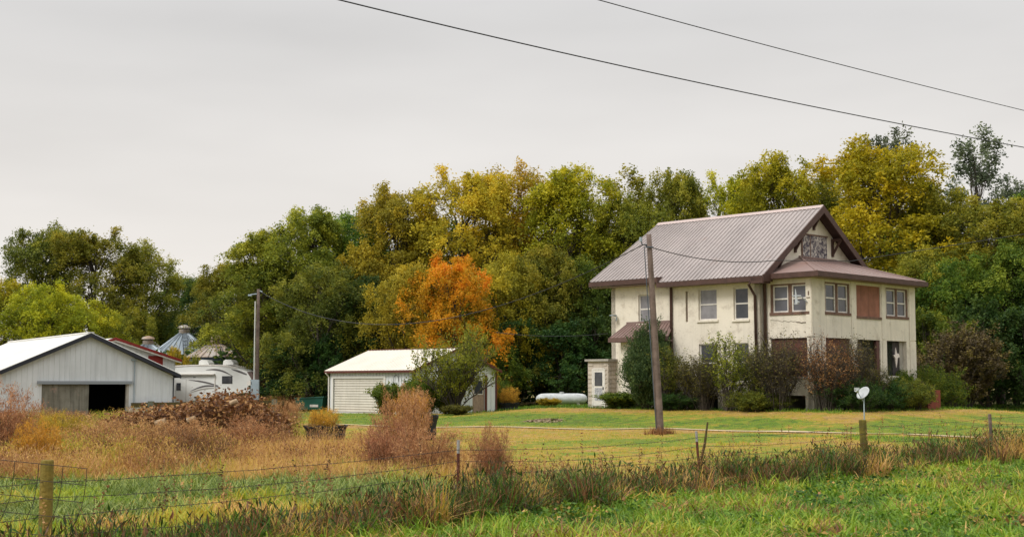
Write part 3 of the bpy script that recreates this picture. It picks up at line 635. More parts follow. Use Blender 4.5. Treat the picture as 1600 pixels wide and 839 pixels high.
swoosh(arc(-6.2, -3.4, 2.45, 2.0, .12), arc(-6.2, -3.4, 2.43, 1.92, .04), 'stripe', rvgrey, -.016)
swoosh(arc(-4.6, -2.05, 3.25, 2.75, .30), arc(-4.6, -2.05, 3.23, 2.73, .17), 'stripe', rvgrey)
swoosh(arc(-2.2, -.75, 3.32, 2.9, .08), arc(-2.2, -.8, 3.28, 2.82, -.02), 'stripe', rvgrey)
for (a, b, c, d_) in ((-3.05, -2.1, 2.15, 2.75), (-7.35, -6.95, 1.6, 2.2)):
    m = MB(); m.box(a, b, -.03, 0, c, d_); w2 = m.build('window', whiteframe if False else black, RV); MB().box(a + .05, b - .05, -.038, -.031, c + .05, d_ - .05).build('pane', glass, w2)
MB().box(-7.15, -3.7, -.22, 0, 2.86, 2.95).build('awning', whiteframe, RV)
MB().box(-3.76, -3.7, -.05, 0, .6, 2.86).box(-3.68, -3.66, -.02, 0, .5, 2.86).build('awning_arm', whiteframe, RV)
MB().box(-6.45, -6.43, -.015, 0, .5, 2.5).build('door_seam', rvtan, RV)
MB().box(-5.6, -5.1, -.1, 0, 1.0, 1.1).build('grab_handle', rvgrey, RV); MB().box(-5.75, -5.55, -.02, 0, 2.62, 2.68).build('marker_light', rvgrey, RV)
for xx in (-6.9, -7.9):
    m = MB(); m.tube([(xx, .02, .35), (xx, .25, .35)], .37, 20); m.build('wheel', black, RV)
MB().tube([(-1.2, 1.2, 1.35), (-1.2, 1.2, -.3)], .06, 8).build('front_leg', greym, RV)

# ------------------------------------------------------------------ green bin by the garage, propane tank, tubs
o = empty('green_trailer_box', (ptX(487, 96), 96, float(gz(-14, 96))), R(-6), 'dark green steel box with slanted lid beside the garage', 'dumpster')
m = MB(); m.prism([(-.9, -.6, 0.1), (.95, -.6, .1), (1.05, -.6, .95), (-1.0, -.6, .85)], (0, 1.3, 0)); m.build('body', greenp, o)
MB().prism([(-1.05, -.65, .86), (1.1, -.65, .96), (1.1, -.65, 1.02), (-1.05, -.65, .92)], (0, 1.4, 0)).build('lid', mat('worn_green_lid', (.05, .16, .12), .5, var=.3), o)
MB().box(.1, .7, -.63, -.605, .28, .45).build('side_plate', whiteframe, o)
o = empty('propane_tank', (3.35, 91, float(gz(3.35, 91))), R(6), 'long white propane tank lying behind the entry shed', 'tank')
m = MB(); nn = 24; prf = [(a * .9, c * .75) for a, c in [(-1.95, .02), (-1.9, .2), (-1.78, .35), (-1.55, .45), (-1.2, .48), (1.2, .48), (1.55, .45), (1.78, .35), (1.9, .2), (1.95, .02)]]
m.V = [(a, b * math.cos(2 * math.pi * i / nn), .42 + b * math.sin(2 * math.pi * i / nn)) for a, b in prf for i in range(nn)]
m.F = [(j * nn + i, j * nn + (i + 1) % nn, (j + 1) * nn + (i + 1) % nn, (j + 1) * nn + i) for j in range(len(prf) - 1) for i in range(nn)]
m.build('body', tankm, o, True)
for xx in (-1.1, 1.1): MB().box(xx - .08, xx + .08, -.3, .3, -.2, .12).build('foot', concrete, o)
MB().tube([(0, 0, .76), (0, 0, .88)], .15, 14).build('dome_lid', tankm, o)
def tub(name, x, y, r, h, label, cat, m_=tubm):
    o = empty(name, (x, y, float(gz(x, y))), 0, label, cat); m = MB(); n2 = 28
    pr_ = [(r * .86, 0), (r * .93, h * .3), (r * .9, h * .5), (r, h * .85), (r * 1.04, h * .9), (r * 1.04, h), (r * .94, h), (r * .9, h * .75)]
    rg = random.Random(int(abs(x) * 100)); wob = [1 + rg.uniform(-.03, .03) for _ in range(n2)]
    m.V = [(a * wob[i] * math.cos(2 * math.pi * i / n2), a * wob[i] * math.sin(2 * math.pi * i / n2), z + (.03 * math.sin(i * 1.3) if z > h * .6 else 0)) for a, z in pr_ for i in range(n2)]
    m.F = [(j * n2 + i, j * n2 + (i + 1) % n2, (j + 1) * n2 + (i + 1) % n2, (j + 1) * n2 + i) for j in range(len(pr_) - 1) for i in range(n2)]
    m.build('shell', m_, o); MB().tube([(0, 0, h * .6), (0, 0, h * .75)], r * .9, n2).build('soil', mat('soil', (.06, .04, .025), .95, bump=.5), o); return o
tub('rubber_tub', -6.85, 49.6, .78, .5, 'low black tub full of orange dead weeds standing left of the garage door', 'tub')
tub('rubber_tub', ptX(655, 50), 50, .7, .9, 'black tub mostly hidden behind the tall rusty weed clump', 'tub')
tub('planter', ptX(796, 86), 86, .6, .5, 'round dark planter of orange weeds right of the garage', 'planter')
# fire pit patch: scattered straw and debris
m = MB(); rg = random.Random(4)
for i in range(260):
    t = rg.uniform(0, 6.28); rr = math.sqrt(rg.random()); x = 1.55 + 1.1 * rr * math.cos(t); y = 66.2 + 1.3 * rr * math.sin(t); z = float(gz(x, y)); s = rg.uniform(.05, .16); h = (1 - rr) * .15 + .03
    m.add([(x + rg.uniform(-s, s), y + rg.uniform(-s, s), z + rg.uniform(0, h)) for _ in range(5)], [(0, 1, 2), (0, 2, 3), (1, 2, 4), (0, 3, 4)])
tag(m.build('straw_pile', stonem), 'low pile of pale straw on the lawn left of the entry shed', 'straw pile')

# ------------------------------------------------------------------ satellite dish
dx_, dy_ = 15.35, 58.9; o = empty('satellite_dish', (dx_, dy_, float(gz(dx_, dy_))), 0, 'pale satellite dish on a thin pole standing on the lawn', 'satellite dish')
MB().tube([(0, 0, 0), (0, 0, 1.15)], .03, 8).build('pole', greym, o)
m = MB(); n2 = 28; ax = Vector((-.62, -.42, .42)).normalized(); ex_ = ax.orthogonal().normalized(); ey = ax.cross(ex_); c = Vector((0, .0, 1.22))
for j in range(6):
    rr = j / 5 * .315
    for i in range(n2): t = 2 * math.pi * i / n2; m.V.append(tuple(c + ex_ * rr * .92 * math.cos(t) + ey * rr * 1.05 * math.sin(t) + ax * (rr * rr * .55)))
for j in range(5):
    for i in range(n2): m.F.append((j * n2 + i, j * n2 + (i + 1) % n2, (j + 1) * n2 + (i + 1) % n2, (j + 1) * n2 + i))
dsh = m.build('reflector', dishm, o, True); sm = dsh.modifiers.new('solid', 'SOLIDIFY'); sm.thickness = .015
tip = c + ax * .5 - Vector((0, 0, .12)); m = MB(); m.tube([c - Vector((0, 0, .36)) + ax * .06, tip], .018, 6); m.build('feed_arm', greym, o)
m = MB(); m.tube([tip - ax * .1, tip + ax * .06], [.06, .09], 10); m.box(tip.x - .1, tip.x + .1, tip.y - .06, tip.y + .06, tip.z + .03, tip.z + .13); m.build('receiver', dishm, o)

# ------------------------------------------------------------------ utility poles and wires
def pole(x, y, top, r0, r1, lean, label, parts):
    z = float(gz(x, y)); o = empty('utility_pole', (x, y, z), 0, label, 'utility pole'); t = Vector(top) - Vector((x, y, z))
    m = MB(); n_ = 8; m.tube([Vector((0, 0, -.3))] + [t * (k / n_) for k in range(n_ + 1)], [r0] + [r0 + (r1 - r0) * k / n_ for k in range(n_ + 1)], 14); m.build('shaft', wood, o, True); parts(o, t); return o
def p1(o, t):
    m = MB(); m.tube([t + Vector((-.05, 0, -.42)), t + Vector((-.28, -.05, -.42)), t + Vector((-.32, -.05, -.2))], .03, 6); m.box(t.x - .16, t.x + .16, t.y - .17, t.y - .12, t.z - .55, t.z - .5); m.build('insulator_bracket', galvd, o)
    MB().tube([t + Vector((-.33, -.05, -.3)), t + Vector((-.33, -.05, -.12))], .06, 8).build('insulator', greym, o)
    MB().tube([t + Vector((-.2, -.1, -.5)), Vector((-.17, -.14, .2))], .02, 5).build('ground_wire', galvd, o)
PX, PY = 5.9, 53.9
pole(PX, PY, (5.53, 54, 8.42), .165, .10, 0, 'leaning weathered utility pole on the lawn in front of the farmhouse', p1)
def p2(o, t):
    MB().tube([(-.17, -.22, 0), (-.17, -.22, 7.8)], .045, 8).build('conduit', mat('pale_conduit', (.5, .5, .46), .5), o)
    MB().box(-.35, .22, -.5, -.2, .9, 2.3).build('meter_box', greym, o); MB().tube([(-.45, -.3, 2.05), (-.45, -.5, 2.05)], .17, 12).build('meter', whiteframe, o)
    m = MB(); m.tube([t + Vector((-.1, -.1, -.35)), t + Vector((-.55, -.1, -.4))], .04, 6); m.tube([t + Vector((0, 0, -.1)), t + Vector((.3, -.1, -.2))], .035, 6); m.box(t.x - .7, t.x - .45, t.y - .18, t.y - .02, t.z - .5, t.z - .38); m.build('service_head', greym, o)
pole(-17.96, 95, (-17.96, 95, 9.1), .15, .11, 0, 'grey utility pole with meter box beside the camper', p2)
def wire(name, pts, r, label, cat='wire', n=30, sag=None, m_=cable):
    a, b = Vector(pts[0]), Vector(pts[-1]); P_ = []
    if sag is not None:
        for i in range(n + 1): t = i / n; p = a.lerp(b, t); p.z -= 4 * sag * t * (1 - t); P_.append(p)
    else: P_ = pts
    o = MB().tube(P_, r, 5).build(name, m_); return tag(o, label, cat)
def at(px, py, d):
    x = (px - 800) / 2100; y = (419.5 - py) / 2100; p = math.atan(180.5 / 2100)
    v = Vector((x, math.cos(p) - y * math.sin(p), math.sin(p) + y * math.cos(p))); return Vector((0, 0, CAMZ)) + v * (d / v.y)
def skywire(px, d0, d1, r_, lab):
    xs_ = [p[0] for p in px]; q = np.polyfit(xs_, [p[1] for p in px], 2); P_ = []
    for t in np.linspace(xs_[0] - 500, xs_[-1] + 350, 40):
        k = (t - xs_[0]) / (xs_[-1] - xs_[0]); P_.append(at(t, float(np.polyval(q, t)), 1 / ((1 / d0) * (1 - k) + (1 / d1) * k)))
    wire('overhead_wire', P_, r_, lab)
skywire([(533, 0), (697, 43), (897, 87), (1000, 109), (1375, 187.5), (1600, 231)], 30, 52, .018, 'lower of the two long wires crossing the sky from the top centre to the right')
skywire([(933, 0), (1000, 18), (1300, 98), (1600, 173)], 33, 50, .014, 'upper thinner wire crossing the sky at the right')
wire('service_wire', [Vector((5.4, 53.9, 7.95)), at(1205, 405, 62.5), at(1209, 407, 63)], .019, 'dark service wire from the leaning pole to the farmhouse gable corner', sag=.3)
wire('service_wire', [at(1209, 407, 63), at(1330, 408, 62), at(1600, 366, 59), at(1750, 335, 57)], .016, 'wire passing in front of the gable towards the right trees')
wire('service_wire', [Vector((-17.8, 94.9, 8.9)), Vector((5.3, 53.9, 8.0))], .02, 'long sagging wire between the far pole and the leaning pole', sag=2.75)
wire('service_wire', [at(775, 519, 84), at(950, 521, 78)], .015, 'thin low wire from the garage to the house end', sag=.2)

# ------------------------------------------------------------------ roadside fence
FP = [Vector((-9.6, 12.4, 0)), Vector((-6, 17.5, 0)), Vector((-.98, 24.7, 0)), Vector((4.3, 31, 0)), Vector((9.65, 37, 0)), Vector((14.9, 42, 0)), Vector((21, 48.5, 0))]
for p in FP: p.z = float(gz(p.x, p.y))
def fence_y(x): return np.interp(x, [p.x for p in FP], [p.y for p in FP])
FN = empty('wire_fence', FP[2], 0, 'sagging barbed wire fence on mixed wood and steel posts along the grass', 'fence')
fo = FP[2]
def rel(p): return Vector(p) - fo
def woodpost(p, h, r, m_, lean=(0, 0)):
    q = rel(p); m = MB(); m.tube([q + Vector((0, 0, -.3)), q + Vector((lean[0] * .5, lean[1] * .5, h * .5)), q + Vector((lean[0], lean[1], h - .02)), q + Vector((lean[0], lean[1], h))], [r * 1.05, r, r * .97, r * .9], 14); return m.build('wooden_post', m_, FN, False)
woodpost(FP[1], 1.46, .085, postwood)['label'] = 'mossy yellow brown wooden post behind the loose wire panel'
woodpost(FP[4], 1.36, .105, mat('mossy_post', (.17, .135, .02), .9, c2=(.085, .075, .02), vscale=5, streak=.7, bump=.5), (-.06, 0))
woodpost(FP[5], 1.3, .055, wood, (-.06, 0)); woodpost(FP[0], 1.3, .09, postwood); woodpost(FP[6], 1.3, .08, postdark)
def tpost(p, h, lean=(0, 0), whitetop=.24):
    q = rel(p); m = MB(); a = Vector((lean[0], lean[1], h)); hx = .022
    def seg(z0, z1, nm, mm, par):
        b = MB(); l0 = q + a * (z0 / h); l1 = q + a * (z1 / h)
        for (x0, x1, y0, y1) in ((-.028, .028, -.004, .004), (-.005, .005, -.035, -.004)):
            b.add([l0 + Vector((x0, y0, 0)), l0 + Vector((x1, y0, 0)), l0 + Vector((x1, y1, 0)), l0 + Vector((x0, y1, 0)), l1 + Vector((x0, y0, 0)), l1 + Vector((x1, y0, 0)), l1 + Vector((x1, y1, 0)), l1 + Vector((x0, y1, 0))], [(3, 2, 1, 0), (4, 5, 6, 7), (0, 1, 5, 4), (1, 2, 6, 5), (2, 3, 7, 6), (3, 0, 4, 7)])
        return b.build(nm, mm, par)
    po = seg(-.3, h - whitetop, 'steel_post', rust, FN); seg(h - whitetop, h, 'white_tip', mat('chipped_white_paint', (.45, .43, .4), .7, var=.4, vscale=20), po)
tpost(FP[2], 1.35); tpost(FP[3], 1.32, (-.08, 0))
q = rel(FP[3]); MB().tube([q + Vector((-.1, .12, 0)), q + Vector((.12, .1, 1.0)), q + Vector((.2, .1, 1.52))], [.035, .03, .022], 7).build('leaning_stake', postdark, FN)
rg = random.Random(9)
for k, hh in enumerate((1.18, .98, .74, .5)):
    for i in range(len(FP) - 1):
        a, b = rel(FP[i]), rel(FP[i + 1]); sg = [.06, .1, .05, .12][k] + (.03 if i == 2 else 0); P_ = []
        drop = {1: 0, 2: -.1, 3: 0}.get(i, 0)
        for j in range(15):
            t = j / 14; p = a.lerp(b, t); ga = fo + p; p.z = (1 - t) * (a.z) + t * b.z + hh + drop * 0 - 4 * sg * t * (1 - t); p.y -= .05; p.z += rg.uniform(-.008, .008); P_.append(p)
        m = MB(); m.tube(P_, .0048, 4, False)
        for j in range(int((b - a).length / .14)):
            t = (j + .5) / ((b - a).length / .14); p = a.lerp(b, t); p.y -= .05; p.z = (1 - t) * a.z + t * b.z + hh - 4 * sg * t * (1 - t)
            dv = Vector((rg.uniform(-1, 1), rg.uniform(-1, 1), rg.uniform(-1, 1))).normalized() * .022; m.tube([p - dv, p + dv], .004, 3, False)
        m.build('barbed_wire', wirem, FN)
# leaning welded wire panel
pn = empty('livestock_mesh', at(60, 830, 16.7), 0, 'bent welded wire panel leaning against the left fence post', 'wire panel'); po = pn.location
m = MB()
def gp_(u, v):   # u along the panel 0..1, v rows 0..1 (top to bottom)
    u0 = -165 + 301 * u; y = 718 + (u0 + 60) * .1
    px = u0 - (4 + 12 * v) * (v * 1.4) - (18 * max(0, v - .55)); return at(px, y - 6 + 108 * v, 16.75 + .15 * v) - po
for v in (0, .24, .49, .73, 1.0):
    m.tube([gp_(u, v) for u in np.linspace(0, 1, 18)], .0045, 5)
for i in range(9):
    m.tube([gp_(i / 8, v) for v in np.linspace(0, 1.0, 8)], .0045, 5)
m.build('mesh_wires', wirem, pn)

# ================================================================== vegetation generators
def leafquads(P, size, rng, asp=.55, flat=0.0, dirs=None):
    n = len(P); a = rng.normal(size=(n, 3)); a[:, 2] *= .5
    if dirs is not None: a = a * .45 + dirs
    a /= np.linalg.norm(a, axis=1)[:, None]
    b = rng.normal(size=(n, 3)); b[:, 2] *= (1 - flat); b -= (a * b).sum(1)[:, None] * a; b /= np.linalg.norm(b, axis=1)[:, None] + 1e-9
    s = (size * rng.uniform(.6, 1.35, n))[:, None]
    V = np.stack([P - a * s * .5, P - b * s * asp * .5, P + a * s * .5, P + b * s * asp * .5], 1).reshape(-1, 3)
    return V, np.arange(4 * n).reshape(n, 4)
class Limbs:
    """tapered tubes gathered as numpy arrays"""
    def __init__(s): s.m = MB()
    def tube(s, pts, r0, r1, n=5):
        k = len(pts); s.m.tube(pts, [r0 + (r1 - r0) * i / (k - 1) for i in range(k)], n, False)
def curve(a, b, bend, rg, n=5):
    a, b = Vector(a), Vector(b); L_ = (b - a).length; o1 = Vector((rg.uniform(-1, 1), rg.uniform(-1, 1), rg.uniform(-.3, .6))) * bend * L_
    return [a.lerp(b, i / n) + o1 * math.sin(math.pi * i / n) * .5 for i in range(n + 1)]
def gen_tree(seed, H_, Rr, cb=.28, nlobe=9, nclump=20, nshoot=7, nleaf=15, leaf=.22, droop=.5, shootlen=1.1, trunk_r=.24, top=.55, airy=0, narrow=0):
    rg = random.Random(seed); rng = np.random.default_rng(seed); lb = Limbs()
    tp = [Vector((0, 0, -.3))]; x = y = 0
    for k in range(1, 9):
        x += rg.uniform(-.14, .14); y += rg.uniform(-.14, .14); tp.append(Vector((x, y, H_ * .8 * k / 8)))
    lb.m.tube(tp, [trunk_r * (1 - .85 * k / 8) * (1.25 if k == 0 else 1) for k in range(9)], 8, False)
    def trunk_at(h): t = max(0, min(7.99, h / (H_ * .8) * 8)); i = int(t); return tp[i].lerp(tp[i + 1], t - i)
    C = []; W = []; LT = []
    for i in range(nlobe):
        u = (i + .5) / nlobe; th = i * 2.4 + rg.uniform(-.5, .5)
        zc = H_ * (cb + (1 - cb) * (.12 + .76 * u)); env = Rr * math.sqrt(max(.08, 1 - ((u - .42) / .66) ** 2))
        if narrow: env *= .75
        rr = env * rg.uniform(.35, .75) * (1 if u < .85 else .8); c = Vector((math.cos(th) * rr, math.sin(th) * rr, zc)); lr = Rr * rg.uniform(.36, .54) * (1 - .15 * u)
        base = trunk_at(max(H_ * cb * .7, zc - rr * 1.1 - H_ * .12)); pts = curve(base, c, .18, rg, 5); lb.tube(pts, trunk_r * .42, trunk_r * .12)
        lt = rg.uniform(-.16, .16)
        for j in range(nclump):
            LT.append(lt); v = Vector(rng.normal(size=3)); v.normalize(); v.z = abs(v.z) * 1.0 - .35
            q = c + v * lr * rg.uniform(.55, 1.15) * Vector((1, 1, .9)).length / 1.7
            out_ = Vector((q.x, q.y, 0)); out_ = out_.normalized() if out_.length > .1 else Vector((1, 0, 0))
            s = pts[rg.randint(2, 5)]; tw = curve(s, q, .2, rg, 2)
            if j % 2 == 0 or airy: lb.tube(tw, trunk_r * .1, trunk_r * .03, 3)
            C.append(q); W.append(out_)
    # leaders give the ragged top outline
    for i in range(max(4, int(nlobe * .9))):
        th = rg.uniform(0, 6.28); rr = Rr * rg.uniform(0, .8); q = Vector((math.cos(th) * rr, math.sin(th) * rr, H_ * rg.uniform(.90, 1.02) - rr * .5)); s = trunk_at(H_ * .72); tw = curve(s, q, .12, rg, 3); lb.tube(tw, trunk_r * .14, trunk_r * .03, 3)
        for k in range(4):
            LT.append(0.05); C.append(tw[-1] - Vector((0, 0, k * .38)) + Vector((rg.uniform(-.3, .3), rg.uniform(-.3, .3), 0))); W.append(Vector((math.cos(th), math.sin(th), 1.2)))
    C = np.array(C); W = np.array(W); nC = len(C); ct = np.clip(rng.random(nC) + np.array(LT) * 1.6, 0, 1)
    ctr = np.repeat(C, nshoot, 0); wd = np.repeat(W, nshoot, 0); m = len(ctr)
    d = rng.normal(size=(m, 3)) * .8 + wd * .9; d[:, 2] += .35; d /= np.linalg.norm(d, axis=1)[:, None]; ln = shootlen * rng.uniform(.5, 1.25, m)
    t = rng.random((m, nleaf)) ** .8; P = ctr[:, None] + d[:, None] * (ln[:, None] * t)[..., None]; P[..., 2] -= droop * (ln[:, None] * t ** 2) * .9
    P += rng.normal(size=P.shape) * .11 * shootlen
    P = P.reshape(-1, 3); V, F = leafquads(P, leaf, rng, flat=.35)
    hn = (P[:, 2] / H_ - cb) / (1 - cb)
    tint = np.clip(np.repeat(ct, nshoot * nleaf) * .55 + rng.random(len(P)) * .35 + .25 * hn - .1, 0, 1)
    return lb, V, F, tint
def as_proto(lb, V, F, tint, lname='crown'):
    a = meshobj('p', lb.m.V, lb.m.F, barkm, smooth=True); b = meshobj('p', V, F, LEAF['olive'], tint=tint); ma, mb_ = a.data, b.data
    bpy.data.objects.remove(a); bpy.data.objects.remove(b); ma.name = 'wood'; mb_.name = 'foliage'; return ma, mb_
def place(proto, name, x, y, scale, rz, leafname, label, cat='tree', group=None, sz=None, parts=('trunk', 'crown'), z=None):
    o = empty(name, (x, y, float(gz(x, y)) if z is None else z), rz, label, cat, group); o.scale = (scale, scale, sz or scale)
    for me, nm in zip(proto, parts):
        c = bpy.data.objects.new(nm, me); col.objects.link(c); c.parent = o
        if nm == parts[1]: c.material_slots[0].link = 'OBJECT'; c.material_slots[0].material = LEAF[leafname]
    return o
def gen_shrub(seed, H_, Rr, nstem=16, nside=6, nshoot=2, nleaf=10, leaf=.09, lo=.3, stem_r=.025, shootlen=.35, droop=.1, flare=1.0, taper=.5, up=.5, dome=.35, asp=.55, hmin=.65, basew=.18, twig=.45):
    rg = random.Random(seed); rng = np.random.default_rng(seed); lb = Limbs(); C = []; D = []
    for i in range(nstem):
        th = rg.uniform(0, 6.28); rr = Rr * math.sqrt(rg.random()) * flare; hh = H_ * rg.uniform(hmin, 1.0) * (1 - dome * (rr / Rr) ** (2 if dome < .6 else 1))
        a = Vector((math.cos(th) * rr * basew, math.sin(th) * rr * basew, -.05)); b = Vector((math.cos(th) * rr, math.sin(th) * rr, hh)); n = 6
        pts = [a.lerp(b, k / n) + Vector((math.cos(th), math.sin(th), 0)) * (-.16 * rr * math.sin(math.pi * k / n)) + Vector((rg.uniform(-.04, .04), rg.uniform(-.04, .04), 0)) * H_ * .4 for k in range(n + 1)]
        lb.tube(pts, stem_r, stem_r * .35, 4)
        for j in range(nside):
            t = lo + (1 - lo) * rg.random() ** .8; k = t * n; ii = min(n - 1, int(k)); s = pts[ii].lerp(pts[ii + 1], k - ii)
            dv = Vector((rg.uniform(-1, 1), rg.uniform(-1, 1), rg.uniform(0, 1.3))).normalized() * Rr * rg.uniform(.15, .42); e_ = s + dv; lb.tube([s, s.lerp(e_, .5) + Vector((0, 0, .03)), e_], stem_r * twig, stem_r * .15, 3)
            C.append((*e_,)); D.append((*dv.normalized(),)); C.append((*s.lerp(e_, .6),)); D.append((*dv.normalized(),))
        C.append((*pts[-1],)); D.append((0, 0, 1))
    C = np.array(C); D = np.array(D); ct = rng.random(len(C)); ctr = np.repeat(C, nshoot, 0); wd = np.repeat(D, nshoot, 0); m = len(ctr)
    d = rng.normal(size=(m, 3)) * .55 + wd; d[:, 2] += up; d /= np.linalg.norm(d, axis=1)[:, None]; ln = shootlen * rng.uniform(.5, 1.2, m); t = rng.random((m, nleaf))
    P = ctr[:, None] + d[:, None] * (ln[:, None] * t)[..., None]; P[..., 2] -= droop * ln[:, None] * t ** 2; P += rng.normal(size=P.shape) * shootlen * .12; P = P.reshape(-1, 3); P[:, 2] = np.maximum(P[:, 2], .02)
    V, F = leafquads(P, leaf, rng, asp=asp, dirs=np.repeat(d, nleaf, 0) if asp < .4 else None); tint = np.clip(np.repeat(ct, nshoot * nleaf) * .55 + rng.random(len(P)) * .45, 0, 1); return lb, V, F, tint
# ------------------------------------------------------------------ trees
big = [as_proto(*gen_tree(s, 18, 5.2, cb=.20, nlobe=17, nclump=20, nshoot=8, nleaf=17, leaf=.215, droop=.65, shootlen=1.25, trunk_r=.28)) for s in (11, 12, 13, 14)]
tall = [as_proto(*gen_tree(s, 18, 4.2, cb=.28, nlobe=15, nclump=18, nshoot=8, nleaf=17, leaf=.205, droop=.25, shootlen=1.4)) for s in (21, 22)]
airyt = [as_proto(*gen_tree(s, 20, 3.4, cb=.40, nlobe=10, nclump=12, nshoot=6, nleaf=9, leaf=.24, droop=.1, shootlen=1.0, airy=1)) for s in (31, 32)]
low = [as_proto(*gen_tree(s, 11, 4.6, cb=.04, nlobe=14, nclump=20, nshoot=8, nleaf=17, leaf=.18, droop=.7)) for s in (41, 42, 43)]
under = [as_proto(*gen_tree(s, 6, 3.6, cb=.0, nlobe=9, nclump=18, nshoot=7, nleaf=12, leaf=.2, droop=.4, trunk_r=.12, shootlen=.8)) for s in (51, 52)]
